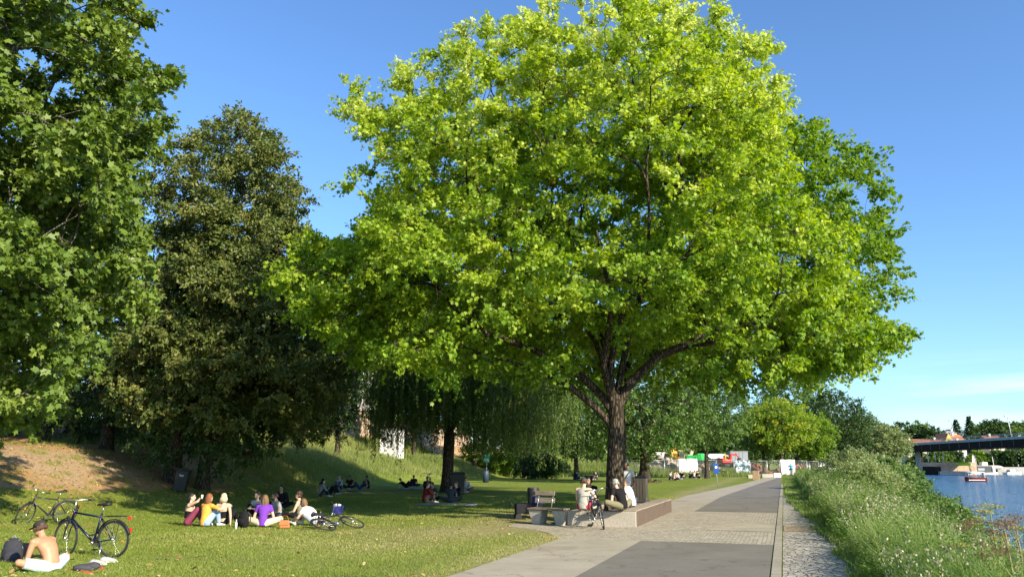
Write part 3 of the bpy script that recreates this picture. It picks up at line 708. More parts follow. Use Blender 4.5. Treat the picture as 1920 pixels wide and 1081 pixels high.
# bushes along the river bank
random.seed(12)
BH = .84
for k_, (s_, t_, w_, h_, lm, lab) in enumerate([
        (44, 3.6, 3.2, 2.4, L_PALE, 'grey-green willow bush on the bank, first along the path'), (50, 4.6, 3.6, 2.9, L_PALE, 'grey-green willow bush on the bank, second from the camera'),
        (42, 6.2, 3.2, 2.3, L_MID, 'leafy bush low on the bank close to the water'), (58, 4.2, 4.2, 3.6, L_PALE, 'tall silvery willow bush halfway along the bank'),
        (64, 6.5, 4.6, 3.8, L_MID, 'dense green bush on the bank in front of the far trees'), (74, 7.0, 5.5, 4.2, L_PALE, 'wide pale willow bush beside the far water edge'),
        (86, 9.5, 6, 4.2, L_MID, 'wide green bush at the water, under the pale linden'), (100, 11.5, 7, 4.4, L_MID, 'green bush reaching the water near the bridge pier'), (122, 13.5, 9, 4.6, L_GREEN, 'furthest green bush on the near bank by the bridge'),
        (52, 7.4, 3.0, 2.0, L_GREEN, 'bright green bush overhanging the water'), (34, 5.6, 1.8, 1.9, L_MID, 'thin leafy sapling at the water edge')]):
    p_ = ST(s_, t_); bush(lab, p_.x, p_.y, w_, h_ * BH, 230 if s_ < 70 else 200, lm, .13 if s_ < 60 else .22, group='bushes on the river bank', per=13, name='bank_bush', tl=(.2, .55) if s_ < 70 else (.4, .9))
# ------------------------------------------------------------------ grasses
def blades(name, P, h, wd, mat_, tint, lean=.35, bend=.35, seed=1, kind='stuff', label=None, cat=None, two=True, direction=None):
    r = np.random.default_rng(seed); N = len(P)
    a = r.uniform(0, 2 * np.pi, N); L = np.stack([np.cos(a), np.sin(a), np.zeros(N)], -1) * (lean * r.random(N))[:, None]
    if direction is not None: L = L + np.array(direction) * r.uniform(0, 1, N)[:, None]
    b = r.uniform(0, np.pi, N); W = np.stack([np.cos(b), np.sin(b), np.zeros(N)], -1) * (wd / 2)[:, None]
    U = np.array([0, 0, 1.])
    mid = P + (U + L * .5) * (h * .55)[:, None]; top = P + (U * (1 - bend * .4 * r.random(N))[:, None] + L * (1 + bend)) * h[:, None]
    if two:
        V = np.stack([P - W, P + W, mid + W * .75, top, mid - W * .75], 1); k = 5
    else:
        V = np.stack([P - W, P + W, top], 1); k = 3
    if two:
        i0 = np.arange(N)[:, None] * 5; F = (i0 + np.array([[0, 1, 2, 4, 4, 2, 3]])).ravel(); cnt = np.tile([4, 3], N); tint = np.repeat(tint, 2)
    else: F = np.arange(N * k); cnt = np.full(N, k)
    o = np_mesh(name, V.reshape(-1, 3), F, cnt, mat_, face_attr={'tint': np.clip(tint, 0, 1)})
    return tag(o, label, cat, kind=kind)
def scatter(n, s0, s1, t0, t1, r, pw=1.0):
    s_ = s0 + (s1 - s0) * r.random(n) ** pw; t_ = t0 + (t1 - t0) * r.random(n)
    x = s_ * PU[0] + t_ * PR[0]; y = s_ * PU[1] + t_ * PR[1]
    return s_, t_, x, y
B_LAWN = leaf_mat('lawn_blade', [(0, (.13, .19, .028)), (.5, (.215, .27, .042)), (.85, (.31, .32, .09)), (1, (.46, .40, .19))], .3, rough=.6)
B_TALL = leaf_mat('tall_blade', [(0, (.09, .14, .03)), (.45, (.20, .25, .06)), (.8, (.38, .38, .14)), (1, (.50, .43, .22))], .3, rough=.6)
B_BANK = leaf_mat('bank_blade', [(0, (.07, .14, .025)), (.45, (.19, .28, .06)), (.75, (.36, .40, .15)), (1, (.58, .55, .34))], .35, rough=.55)
r = np.random.default_rng(31)
# lawn: sampled in the view wedge
n = 430000
Y = 11.5 + 32 * r.random(n) ** 1.55; X = (r.random(n) - .5) * 2 * Y * .69; s_ = X * PU[0] + Y * PU[1]; t_ = X * PR[0] + Y * PR[1]
lim = np.where((s_ > 20) & (s_ < 24), -7.7, -5.15)
keep = (t_ < lim + .13 * fbm(X, Y, 2.5, 2)) & ~((s_ > 22.6) & (s_ < 30.5) & (t_ > -7.2))
qq = x_toe(Y) - X
keep &= ~((qq > 3.0 + .8 * fbm(X, Y, .5, 3)) & (r.random(n) < .93))
dr = np.exp(-((s_ - 24) / 7.5) ** 2 - ((t_ + 7.4) / 2.6) ** 2)
dr = np.maximum(dr, .7 * np.exp(-((Y - 21) / 4.5) ** 2 - ((X + 1.5) / 4.0) ** 2)); keep &= (r.random(n) > .8 * dr)
X, Y, t_, s_, dr = X[keep], Y[keep], t_[keep], s_[keep], dr[keep]; N = len(X)
P = np.stack([X, Y, ground_z(X, Y) - .005], -1)
h = r.uniform(.025, .065, N) * (1 + .25 * fbm(X, Y, 1.3, 4)).clip(.5, 1.8); wd = .006 + Y * .00035
tn = .46 + .19 * fbm(X, Y, .45, 6) + r.normal(0, .17, N) + .55 * dr + .3 * np.exp(-((t_ + 5.3) / .6) ** 2)
blades('lawn_grass', P, h, wd * r.uniform(.7, 1.3, N), B_LAWN, tn, .7, .5, 2, label='short mown green grass of the lawn', cat='grass', two=False)
# tall grass of the slope
n = 150000
Y = 44 + 62 * r.random(n) ** .9; q_ = 1.0 + 14 * r.random(n); X = x_toe(Y) - q_
d_ = fbm(X, Y, .35, 9)
keep = (r.random(n) < smooth(.5, 3, q_ + d_)) & ((Y > 49) | (r.random(n) < .3))
X, Y, q_ = X[keep], Y[keep], q_[keep]; N = len(X); P = np.stack([X, Y, ground_z(X, Y) - .02], -1)
h = r.uniform(.25, .8, N) * np.clip(.55 + .2 * fbm(X, Y, .6, 10) + .05 * q_, .3, 1.3); wd = .014 + Y * .00035
blades('slope_grass', P, h, wd, B_TALL, .45 + .13 * fbm(X, Y, .25, 12) + r.normal(0, .2, N), .5, .6, 3, label='tall unmown grass covering the slope below the wall', cat='tall grass', two=False)
# ragged grass at the foot of the tree row and building site
n = 50000
Y = 95 + 25 * r.random(n); X = -2 + 60 * r.random(n); s_ = X * PU[0] + Y * PU[1]; t_ = X * PR[0] + Y * PR[1]
keep = (t_ < -4) & (Y > 101 + 2 * fbm(X, Y, .2, 3)); X, Y = X[keep], Y[keep]; N = len(X); P = np.stack([X, Y, ground_z(X, Y)], -1)
blades('rough_grass', P, r.uniform(.3, .9, N), np.full(N, .06), B_TALL, .3 + r.normal(0, .18, N), .5, .5, 4, label='rough uncut grass before the building site fence', cat='rough grass', two=False)
# river bank: tall grass and weeds
def bank_mask(s_, t_): return (t_ > np.interp(s_, [0, 16, 30, 42], [.95, .90, .55, -.05]) + .14 * fbm(s_, t_, 1.4, 7)) & (t_ < t_water(s_) + .4)
n = 560000
s_ = 2.5 + 105 * r.random(n) ** 2.1; t_ = 0 + 15 * r.random(n) ** 1.15
X = s_ * PU[0] + t_ * PR[0]; Y = s_ * PU[1] + t_ * PR[1]; u_, v_ = proj(np.stack([X, np.maximum(Y, .5), ground_z(X, Y) + .3], -1))
keep = bank_mask(s_, t_) & (u_ < 2050) & (Y > 7.5); s_, t_, X, Y = s_[keep], t_[keep], X[keep], Y[keep]; N = len(X)
P = np.stack([X, Y, ground_z(X, Y) - .02], -1)
patch = fbm(s_, t_, .55, 13); patch2 = fbm(s_, t_, 1.1, 14)
rise = smooth(.6, 1.9, t_)
h = r.uniform(.35, 1.2, N) * (.35 + .65 * rise) * np.clip(.95 + .22 * patch, .4, 1.5)
h = np.where((t_ < 1.25), h * .55, h)
wd = (.005 + s_ * .00042) * r.uniform(.6, 1.4, N)
tn = .34 + .20 * patch2 + .12 * fbm(s_, t_, 2.6, 44) + r.normal(0, .17, N); h = h * np.clip(.85 + .3 * fbm(s_, t_, 1.9, 45), .35, 1.5)
blades('bank_grass', P, h, wd, B_BANK, tn, .5, .5, 5, label='dense wild grass covering the river bank', cat='wild grass', direction=(-.05, .03, 0))
# weeds: leafy stems
n = 30000
s_ = 3 + 85 * r.random(n) ** 1.9; t_ = 1.0 + 11 * r.random(n)
X = s_ * PU[0] + t_ * PR[0]; Y = s_ * PU[1] + t_ * PR[1]; u_, v_ = proj(np.stack([X, np.maximum(Y, .5), ground_z(X, Y) + .3], -1))
keep = bank_mask(s_, t_ - .15) & (u_ < 2000) & (Y > 8) & (fbm(s_, t_, .8, 17) > -.5); s_, t_, X, Y = s_[keep], t_[keep], X[keep], Y[keep]; N = len(X); k = 16
B0 = np.stack([X, Y, ground_z(X, Y)], -1); hh_ = r.uniform(.45, 1.3, N) * (.4 + .6 * smooth(.9, 2.2, t_)) * np.clip(1 + .25 * fbm(s_, t_, .7, 18), .5, 1.5)
f = np.linspace(.15, 1, k)[None, :, None]; ln = r.normal(0, .15, (N, 1, 3)); ln[..., 2] = 0
P = B0[:, None, :] + f * hh_[:, None, None] * (np.array([0, 0, 1.]) + ln); a = r.uniform(0, 6.28, (N, 1)) + np.arange(k)[None] * 2.4
tip = np.stack([np.cos(a), np.sin(a), .55 + 0 * a], -1); P = P + tip * .015
sz = (.11 - .05 * f[..., 0]) * r.uniform(.5, 1.2, (N, k)) * np.clip(.45 + s_ * .03, 0, 1.9)[:, None]
nor = np.stack([-np.cos(a) * .4, -np.sin(a) * .4, 1 + 0 * a], -1) + r.normal(0, .3, (N, k, 3))
tn = (.38 + .16 * fbm(s_, t_, .9, 19) + r.normal(0, .12, N))[:, None] + r.normal(0, .08, (N, k))
L_WEED = leaf_mat('leaf_weed', [(0, (.05, .12, .02)), (.4, (.12, .21, .035)), (.75, (.26, .32, .10)), (1, (.42, .44, .24))], .35)
o = leaves('bank_weeds', P.reshape(-1, 3), tip.reshape(-1, 3), nor.reshape(-1, 3), sz.ravel(), LEAF_OVAL, L_WEED, None, np.clip(tn, 0, 1).ravel()); tag(o, 'leafy green weeds mixed into the bank grass', 'weeds', kind='stuff')
# pale seed heads
n = 15000
s_ = 4 + 60 * r.random(n) ** 1.5; t_ = 1.2 + 8 * r.random(n); X = s_ * PU[0] + t_ * PR[0]; Y = s_ * PU[1] + t_ * PR[1]; u_, v_ = proj(np.stack([X, np.maximum(Y, .5), ground_z(X, Y) + .3], -1))
keep = bank_mask(s_, t_ - .1) & (u_ < 2000) & (Y > 8) & (fbm(s_, t_, .6, 23) > .35); s_, t_, X, Y = s_[keep], t_[keep], X[keep], Y[keep]; N = len(X); k = 7
hh_ = r.uniform(.6, 1.15, N) * (.45 + .55 * smooth(.9, 2.2, t_)); B0 = np.stack([X, Y, ground_z(X, Y)], -1); ln = r.normal(0, .2, (N, 3)) + np.array([-.1, .06, 0]); ln[:, 2] = 0
Tp = B0 + (np.array([0, 0, 1.]) + ln) * hh_[:, None]
P = Tp[:, None, :] + r.normal(0, .02, (N, k, 3)) * np.array([1, 1, 2.6]); tip = r.normal(0, .5, (N, k, 3)) + np.array([0, 0, 1.])
B_SEED = leaf_mat('seed_head', [(0, (.30, .28, .15)), (1, (.55, .52, .36))], .3)
o = leaves('seed_heads', P.reshape(-1, 3), tip.reshape(-1, 3), r.normal(0, 1, (N * k, 3)), (r.uniform(.02, .042, (N, k)) * (1 + s_ * .01)[:, None]).ravel(), LEAF_RHOMB, B_SEED, None, r.random(N * k)); tag(o, 'pale dry seed heads standing above the bank grass', 'seed heads', kind='stuff')
# hogweed
M_STALK = mat('dry_stalk', (.26, .19, .10), .8); 
for (u_, v_, Y_, lab, tint0, top_) in [(1858, 955, 9.6, 'tall hogweed with wide yellow-green umbels against the water', .3, 1.0), (1885, 985, 9.0, 'brown dried hogweed with a thick stalk, right of the yellow one', 1.0, .92), (1835, 985, 10.4, 'thin dark hogweed left of the yellow one', .9, .8), (1905, 975, 10.0, 'dried hogweed at the right edge of the view', .95, .9)]:
    p_ = AT(u_, v_, Y_); z0 = gz(p_.x, p_.y); H_ = p_.z - z0; t = thing('hogweed_plant', lab, 'plant', (p_.x, p_.y, z0), 0, 'hogweeds on the bank'); rr = random.Random(int(u_))
    st = MB(); st.tube([(0, 0, 0), (.02, 0, H_ * .5), (0, .02, H_ * .98)], [.016, .012, .007], 7)
    tips = [(Vector((0, .02, H_)), .16)]
    for k_ in range(6):
        a = k_ * 1.9 + rr.random(); h0 = H_ * (.35 + .09 * k_); L_ = .42 - .03 * k_; e = Vector((math.cos(a) * L_, math.sin(a) * L_ * .6, h0 + L_ * .75)); st.tube([(0, .01, h0), Vector((math.cos(a) * L_ * .5, math.sin(a) * L_ * .3, h0 + L_ * .3)), e], [.008, .006, .004], 6); tips.append((e, .10))
    PP = []
    for (e, rad_) in tips:
        for q_ in range(16):
            a = q_ * 2.4; rr_ = rad_ * math.sqrt((q_ + .5) / 16); w_ = e + Vector((math.cos(a) * rr_, math.sin(a) * rr_, .07 - rr_ * .25)); st.tube([e, w_], [.0025, .0015], 3, caps=False)
            for g_ in range(14): PP.append(w_ + Vector((rr.gauss(0, .014), rr.gauss(0, .014), rr.gauss(0, .006))))
    st.build('stem', M_STALK if tint0 > .5 else mat('green_stalk', (.16, .22, .06), .7), t)
    PP = np.array([tuple(q_) for q_ in PP]); rn = np.random.default_rng(int(u_)); N = len(PP)
    leaves('umbels', PP, rn.normal(0, 1, (N, 3)), rn.normal(0, 1, (N, 3)), rn.uniform(.012, .024, N), LEAF_RHOMB, leaf_mat('umbel_%d' % u_, [(0, (.34, .36, .08)), (.5, (.30, .26, .08)), (1, (.20, .13, .07))], .2), t, np.clip(rn.normal(tint0, .15, N), 0, 1))

# fallen leaves on the bare slope, the lawn and the path
n = 9000; Y = 22 + 26 * r.random(n); X = x_toe(Y) - 1.5 - 14 * r.random(n); Yb = 12 + 26 * r.random(1400); Xb = (r.random(1400) - .5) * 1.3 * Yb
X = np.concatenate([X, Xb]); Y = np.concatenate([Y, Yb]); t_ = X * PR[0] + Y * PR[1]; k_ = t_ < -5.2; X, Y = X[k_], Y[k_]; N = len(X)
P = np.stack([X, Y, ground_z(X, Y) + .03 + .01 * r.random(N)], -1); tip = r.normal(0, 1, (N, 3)); tip[:, 2] *= .25
L_DRY = leaf_mat('leaf_dry', [(0, (.14, .075, .03)), (.5, (.34, .21, .085)), (1, (.55, .42, .20))], .1)
o = leaves('fallen_leaves', P, tip, r.normal(0, .35, (N, 3)) + np.array([0, 0, 1.]), r.uniform(.04, .12, N), LEAF_OVAL, L_DRY, None, r.random(N)); tag(o, 'dry brown leaves scattered over the bare slope and lawn', 'fallen leaves', kind='stuff')
# clover and daisies in the lawn
n = 5000; Y = 12.5 + 20 * r.random(n) ** 1.3; X = (r.random(n) - .5) * 1.35 * Y; t_ = X * PR[0] + Y * PR[1]; k_ = (t_ < -7.9) & (fbm(X, Y, .7, 33) > .4); X, Y = X[k_], Y[k_]; N = len(X)
P = np.stack([X, Y, ground_z(X, Y) + .05], -1); B_DAISY = leaf_mat('daisy', [(0, (.6, .6, .5)), (1, (.8, .8, .76))], .2)
o = leaves('lawn_daisies', P, r.normal(0, 1, (N, 3)) * np.array([1, 1, .1]), r.normal(0, .3, (N, 3)) + np.array([0, 0, 1.]), r.uniform(.015, .028, N), LEAF_RHOMB, B_DAISY, None, r.random(N)); tag(o, 'tiny white daisies and clover heads dotted through the lawn', 'daisies', kind='stuff')

# tufts of weeds and grass on the bare slope
n = 260; Yc = 22 + 28 * r.random(n); Xc = x_toe(Yc) - 1.5 - 11 * r.random(n) ** 1.2; k = 60
X = (Xc[:, None] + r.normal(0, .16, (n, k))).ravel(); Y = (Yc[:, None] + r.normal(0, .14, (n, k))).ravel(); P = np.stack([X, Y, ground_z(X, Y) - .01], -1); N = len(X)
blades('slope_tufts', P, r.uniform(.05, .22, N), np.full(N, .018), B_LAWN, r.normal(.5, .2, N), .9, .6, 8, label='scattered grass tufts growing on the bare slope', cat='grass tufts', two=False)
# ------------------------------------------------------------------ people
def loft(mb, rings, n=14):
    "rings: (centre, side_vector*half_width, front_vector*half_depth)"
    vs = []
    for c, a, b in rings:
        for k in range(n):
            an = 2 * math.pi * k / n; vs.append(Vector(c) + Vector(a) * math.cos(an) + Vector(b) * math.sin(an))
    m = len(rings); fs = [(i * n + k, i * n + (k + 1) % n, (i + 1) * n + (k + 1) % n, (i + 1) * n + k) for i in range(m - 1) for k in range(n)]
    fs.append(list(range(n))[::-1]); fs.append([(m - 1) * n + k for k in range(n)])
    return mb.add(vs, fs, True)
def remeshed(mb, name, voxel, mat_, parent, extra=None, smooth_it=4):
    tmp = mb.build('tmp', None); md = tmp.modifiers.new('r', 'REMESH'); md.mode = 'VOXEL'; md.voxel_size = voxel; md.use_smooth_shade = True
    ms = tmp.modifiers.new('s', 'SMOOTH'); ms.factor = .5; ms.iterations = smooth_it
    dg = bpy.context.evaluated_depsgraph_get(); me = bpy.data.meshes.new_from_object(tmp.evaluated_get(dg)); me.name = name
    old = tmp.data; bpy.data.objects.remove(tmp); bpy.data.meshes.remove(old)
    if extra is not None:
        bm = bmesh.new(); bm.from_mesh(me); e = bpy.data.meshes.new('e'); e.from_pydata([tuple(v) for v in extra.v], [], extra.f); bm.from_mesh(e); bm.to_mesh(me); bm.free(); bpy.data.meshes.remove(e)
    me.polygons.foreach_set('use_smooth', np.ones(len(me.polygons), bool)); me.materials.clear(); me.materials.append(mat_)
    o = bpy.data.objects.new(name, me); return link(o, parent)
def ik(a, c, l1, l2, hint):
    a, c, hint = Vector(a), Vector(c), Vector(hint); d = c - a; L = d.length
    if L > (l1 + l2) * .995: c = a + d.normalized() * (l1 + l2) * .995; d = c - a; L = d.length
    x = (l1 * l1 - l2 * l2 + L * L) / (2 * L); h = math.sqrt(max(0, l1 * l1 - x * x)); u = d.normalized(); hp = hint - u * hint.dot(u)
    hp = hp.normalized() if hp.length > 1e-6 else u.orthogonal().normalized()
    return a + u * x + hp * h, c
def skin_mat(name, c):
    m, nt, out = new_mat(name); tc = nd(nt, 'TexCoord'); n = noise(nt, 14, 4, .6, tc.outputs['Object'])
    col = ramp(nt, n.outputs[0], [(.3, tuple(x * .9 for x in c)), (.7, tuple(min(1, x * 1.08) for x in c))]).outputs[0]
    p = principled(nt, out, col, .5, 0, .35, n.outputs[0], .1, .003); p.inputs['Subsurface Weight'].default_value = .12; p.inputs['Subsurface Radius'].default_value = (.5, .2, .1); p.inputs['Subsurface Scale'].default_value = .03
    return m
SK = {'fair': skin_mat('skin_fair', (.60, .40, .30)), 'tan': skin_mat('skin_tan', (.46, .235, .135)), 'dark': skin_mat('skin_dark', (.13, .07, .045)), 'mid': skin_mat('skin_mid', (.42, .25, .17))}
HAIR = {k: mat('hair_' + k, c, .55, 0, .4, .3, 60, .5) for k, c in {'black': (.012, .010, .009), 'brown': (.07, .035, .02), 'red': (.20, .07, .025), 'blond': (.55, .46, .30), 'light': (.16, .09, .045), 'grey': (.3, .29, .27)}.items()}
def cloth(c, n=None): 
    return mat(n or 'cloth_%02d_%02d_%02d' % tuple(int(x * 99) for x in c), c, .85, 0, .15, .12, 18, .35)
POSES = {
 'cross': dict(pz=.12, lean=.22, ank=((.10, .26, .07), (-.14, .36, .07)), kh=((1, .6, .25), (-1, .6, .25)), wr=((.12, .30, .24), (-.12, .30, .24))),
 'knees': dict(pz=.12, lean=.18, ank=((.12, .40, .08), (-.12, .42, .08)), kh=((.2, .2, 1), (-.2, .2, 1)), wr=((.06, .40, .42), (-.06, .42, .38))),
 'back': dict(pz=.12, lean=-.12, ank=((.14, .62, .08), (-.14, .55, .08)), kh=((.2, 0, 1), (-.2, 0, 1)), wr=((.34, -.20, .05), (-.34, -.20, .05))),
 'straight': dict(pz=.12, lean=.1, ank=((.10, .80, .08), (-.06, .78, .08)), kh=((.1, 0, 1), (-.1, 0, 1)), wr=((.2, .1, .2), (-.1, .35, .25))),
 'lean': dict(pz=.12, lean=.62, ank=((.10, .50, .08), (-.10, .62, .08)), kh=((.3, 0, 1), (-.3, 0, 1)), wr=((.14, .62, .22), (-.10, .66, .16))),
 'side': dict(pz=.12, lean=.12, ank=((.42, .05, .06), (.38, .30, .06)), kh=((.2, 1, .3), (-.4, 1, .3)), wr=((.22, .12, .2), (-.36, -.08, .05))),
 'drink': dict(pz=.12, lean=.05, ank=((.12, .42, .08), (-.12, .45, .08)), kh=((.2, .2, 1), (-.2, .2, 1)), wr=((.04, .27, .74), (-.06, .38, .38))),
 'bench': dict(pz=.10, lean=.42, ank=((.16, .42, -.36), (-.14, .40, -.36)), kh=((.2, 1, .2), (-.2, 1, .2)), wr=((.12, .38, .20), (-.10, .40, .22))),
 'stand': dict(pz=.93, lean=.02, ank=((.11, .02, .08), (-.10, -.04, .08)), kh=((0, 1, 0), (0, 1, 0)), wr=((.26, .05, .80), (-.20, .18, .92))),
 'walk': dict(pz=.90, lean=.05, ank=((.09, .28, .08), (-.09, -.26, .12)), kh=((0, 1, 0), (0, 1, 0)), wr=((.24, -.16, .84), (-.24, .2, .88))),
 'cycle': dict(pz=.98, lean=.55, ank=((.12, .05, .34), (-.12, .2, .60)), kh=((.1, 1, .2), (-.1, 1, .2)), wr=((.24, .56, 1.02), (-.24, .56, 1.02))),
 'recline': dict(pz=.11, lean=-.95, ank=((.14, .45, .08), (-.12, .50, .08)), kh=((.15, 0, 1), (-.15, 0, 1)), wr=((.32, -.42, .05), (-.34, -.38, .05))),
}
def person(label, loc, face, pose='cross', skin='fair', hair='brown', hstyle='short', top=(.3, .3, .3), bottom=(.05, .06, .1), legs='long', sleeve='short', cap=None, shoes=(.5, .5, .5),
           group=None, detail=1, turn=0.0, nod=0.0, scale=1.0, extra=None, shirt='full', lean=None, over=None, cat='person', beard=False, z=None, female=False):
    """face = heading in degrees (0 looks away from the camera along +Y, 90 looks to the left)"""
    P = dict(POSES[pose]); 
    if over: P.update(over)
    if lean is not None: P['lean'] = lean
    t = thing('person', label, cat, loc, R(face), group); t.scale = (scale,) * 3
    vox = {2: .011, 1: .017, 0: .03}[detail]
    pz = P['pz']; ln = P['lean']; S = Vector((0, math.sin(ln), math.cos(ln))); Fw = Vector((0, math.cos(ln), -math.sin(ln))); X = Vector((1, 0, 0)); pel = Vector((0, 0, pz))
    ns = .90 if female else 1.0
    cur = max(0, ln) * .10
    chest = pel + S * .34 + Vector((0, -cur, .0)); neck = pel + S * .50; sh = pel + S * .455; sw = .185 * ns
    hn = (S * .6 + Vector((0, 0, .4))); hn.normalize(); head = neck + hn * .155 + Fw * .025
    hm = (Matrix.Rotation(R(turn), 3, 'Z') @ Matrix.Rotation(-nod - ln * .35, 3, 'X'))
    bd = MB()
    def torso(mb, g=0.0, lo=0.0, hi=1.0):
        sec = [(-.09, .12, .095), (0, .155, .115), (.09, .140 * (.93 if female else 1), .105), (.18, .128 * (.9 if female else 1.02), .10), (.29, .148, .112), (.38, .168, .112), (.44, .165, .095), (.49, .10, .07), (.52, .058, .055)]
        rg = []
        for h, w_, d_ in sec:
            f = h / .52
            if f < lo - .18 or f > hi: continue
            off = -cur * math.sin(max(0, min(1, f)) * math.pi) * 1.3
            rg.append((pel + S * h + Vector((0, off, 0)), X * (w_ * ns + g), Fw * (d_ + g)))
        loft(mb, rg, 18)
    torso(bd)
    loft(bd, [(neck - S * .03, X * .062, Fw * .06), (neck + hn * .06, X * .052, Fw * .055), (head - hn * .03, X * .055, Fw * .058)], 12)
    def hp(x, y, z_): return head + hm @ Vector((x, y, z_))
    he = tuple(hm.to_euler())
    bd.ell(hp(0, -.008, .035), (.076, .094, .088), 16, 10, he); bd.ell(hp(0, .022, -.030), (.060, .070, .078), 14, 8, he); bd.ell(hp(0, .055, -.078), (.030, .030, .025), 8, 6, he)
    bd.tube([hp(0, .088, .030), hp(0, .108, -.012), hp(0, .086, -.022)], [.009, .015, .008], 6)
    for q_ in (1, -1): bd.ell(hp(.078 * q_, -.005, .0), (.010, .020, .030), 8, 6, he)
    hips = []; kn = []; an = []
    for q_, A, kh in ((1, P['ank'][0], P['kh'][0]), (-1, P['ank'][1], P['kh'][1])):
        hp_ = pel + X * .085 * q_; k_, a_ = ik(hp_, A, .43, .41, kh); hips.append(hp_); kn.append(k_); an.append(a_)
    shs = []; el = []; wr = []
    for q_, Wt in ((1, P['wr'][0]), (-1, P['wr'][1])):
        s_ = sh + X * sw * q_; hint = Vector((.7 * q_, -.6, -.5)); e_, w_ = ik(s_, Wt, .29, .255, P.get('eh', (hint, hint))[0 if q_ == 1 else 1]); shs.append(s_); el.append(e_); wr.append(w_)
    def limb(mb, pts, rs, n=12): mb.tube(pts, rs, n)
    for i in (0, 1):
        limb(bd, [hips[i], hips[i].lerp(kn[i], .5), kn[i]], [.088, .074, .055]); bd.ell(kn[i], (.056, .056, .056), 10, 6)
        limb(bd, [kn[i], kn[i].lerp(an[i], .35), an[i]], [.053, .055, .036])
        q_ = 1 if i == 0 else -1
        limb(bd, [sh + X * sw * .55 * q_ , shs[i] - S * .012], [.065, .058]); bd.ell(shs[i] - S * .01, (.060, .058, .058), 10, 6)
        limb(bd, [shs[i] - S * .01, shs[i].lerp(el[i], .5), el[i]], [.052, .047, .037]); bd.ell(el[i], (.038,) * 3, 8, 6); limb(bd, [el[i], el[i].lerp(wr[i], .35), wr[i]], [.038, .038, .024])
    # feet
    fdir = []
    for i in (0, 1):
        sd_ = (an[i] - kn[i]).normalized(); fd = Vector(P.get('foot', ((.15, 1, 0), (-.15, 1, 0)))[i]).normalized()
        if pose in ('cross',): fd = Vector((-.9 if i == 0 else .9, .45, -.1)).normalized()
        if pose in ('straight', 'recline', 'back', 'lean', 'side') : fd = (Vector((sd_.x, sd_.y, 0)).normalized() + Vector((0, 0, .35))).normalized()
        fdir.append(fd); a_ = an[i]; lat = fd.cross(Vector((0, 0, 1))).normalized(); up = lat.cross(fd)
        loft(bd, [(a_ - fd * .055 - up * .03, lat * .028, up * .03), (a_ - fd * .0 - up * .028, lat * .036, up * .046), (a_ + fd * .09 - up * .042, lat * .040, up * .030), (a_ + fd * .16 - up * .05, lat * .042, up * .02), (a_ + fd * .19 - up * .052, lat * .028, up * .012)], 10)
    ex = MB() if detail >= 1 else None
    for i in (0, 1):
        q_ = 1 if i == 0 else -1; w_ = wr[i]; d = (w_ - el[i]).normalized()
        if w_.z < .09 and pose in ('back', 'recline', 'side'): d = Vector((d.x * .3 + .4 * q_, -.8, -.05)).normalized()
        pn = Vector((-q_ * .6, -.1, -.7)); lat = d.cross(pn).normalized(); pn = lat.cross(d)
        loft(bd, [(w_, lat * .024, pn * .018), (w_ + d * .045, lat * .038, pn * .016), (w_ + d * .085, lat * .040, pn * .013)], 10)
        if ex is not None:
            for f_ in range(4):
                b0 = w_ + d * .078 + lat * (-.029 + .0195 * f_); L_ = (.062, .072, .078, .064)[f_]
                c1 = d * .9 - pn * -.25; c2 = (d * .6 + pn * .55).normalized(); p1 = b0 + (d * .9 + pn * .25).normalized() * L_ * .5
                ex.tube([b0, p1, p1 + c2 * L_ * .5], [.0088, .0082, .0062], 7)
            b0 = w_ + d * .025 - lat * .030 * (1 if q_ > 0 else 1); p1 = b0 - lat * .022 + d * .028; ex.tube([b0, p1, p1 + d * .03 + pn * .012], [.011, .0095, .007], 7)
    body = remeshed(bd, 'body', vox, SK[skin], t, ex)
    # clothes
    def legs_mesh(mb, g, cut):
        torso(mb, g, 0, .16)
        for i in (0, 1):
            mb.ell(hips[i], (.092 + g,) * 3, 12, 8)
            if cut <= 1: limb(mb, [hips[i], hips[i].lerp(kn[i], cut * .5), hips[i].lerp(kn[i], cut)], [.092 + g, .084 + g, .072 + g])
            else:
                limb(mb, [hips[i], hips[i].lerp(kn[i], .5), kn[i]], [.092 + g, .080 + g, .064 + g]); mb.ell(kn[i], (.064 + g,) * 3, 10, 6)
                limb(mb, [kn[i], kn[i].lerp(an[i], .4), kn[i].lerp(an[i], cut - 1)], [.062 + g, .062 + g, .052 + g])
    if bottom is not None:
        lm = MB(); legs_mesh(lm, .012, {'long': 1.94, 'shorts': .82, 'brief': .3, 'half': 1.2}[legs]); remeshed(lm, 'trousers' if legs == 'long' else 'shorts', vox, cloth(bottom), t, smooth_it=3)
    if top is not None:
        tm = MB(); lo = {'full': 0, 'crop': .45, 'band': .30}[shirt]; torso(tm, .013, lo, .95 if shirt != 'band' else .62)
        sl = {'none': 0, 'short': .55, 'long': 1.9, 'half': 1.0}[sleeve]
        for i in (0, 1):
            q_ = 1 if i == 0 else -1
            if sl > 0:
                limb(tm, [sh + X * sw * .4 * q_, shs[i] - S * .012], [.078, .070]); tm.ell(shs[i] - S * .01, (.072,) * 3, 10, 6)
                limb(tm, [shs[i] - S * .01, shs[i].lerp(el[i], min(1, sl))], [.066, .062 if sl < 1 else .052])
                if sl > 1: tm.ell(el[i], (.052,) * 3, 8, 6); limb(tm, [el[i], el[i].lerp(wr[i], sl - 1)], [.052, .036])
            elif shirt == 'full': limb(tm, [sh + X * sw * .62 * q_ + S * .02, sh + X * sw * .5 * q_ - S * .06], [.050, .070])
        remeshed(tm, 'shirt', vox, cloth(top), t, smooth_it=3)
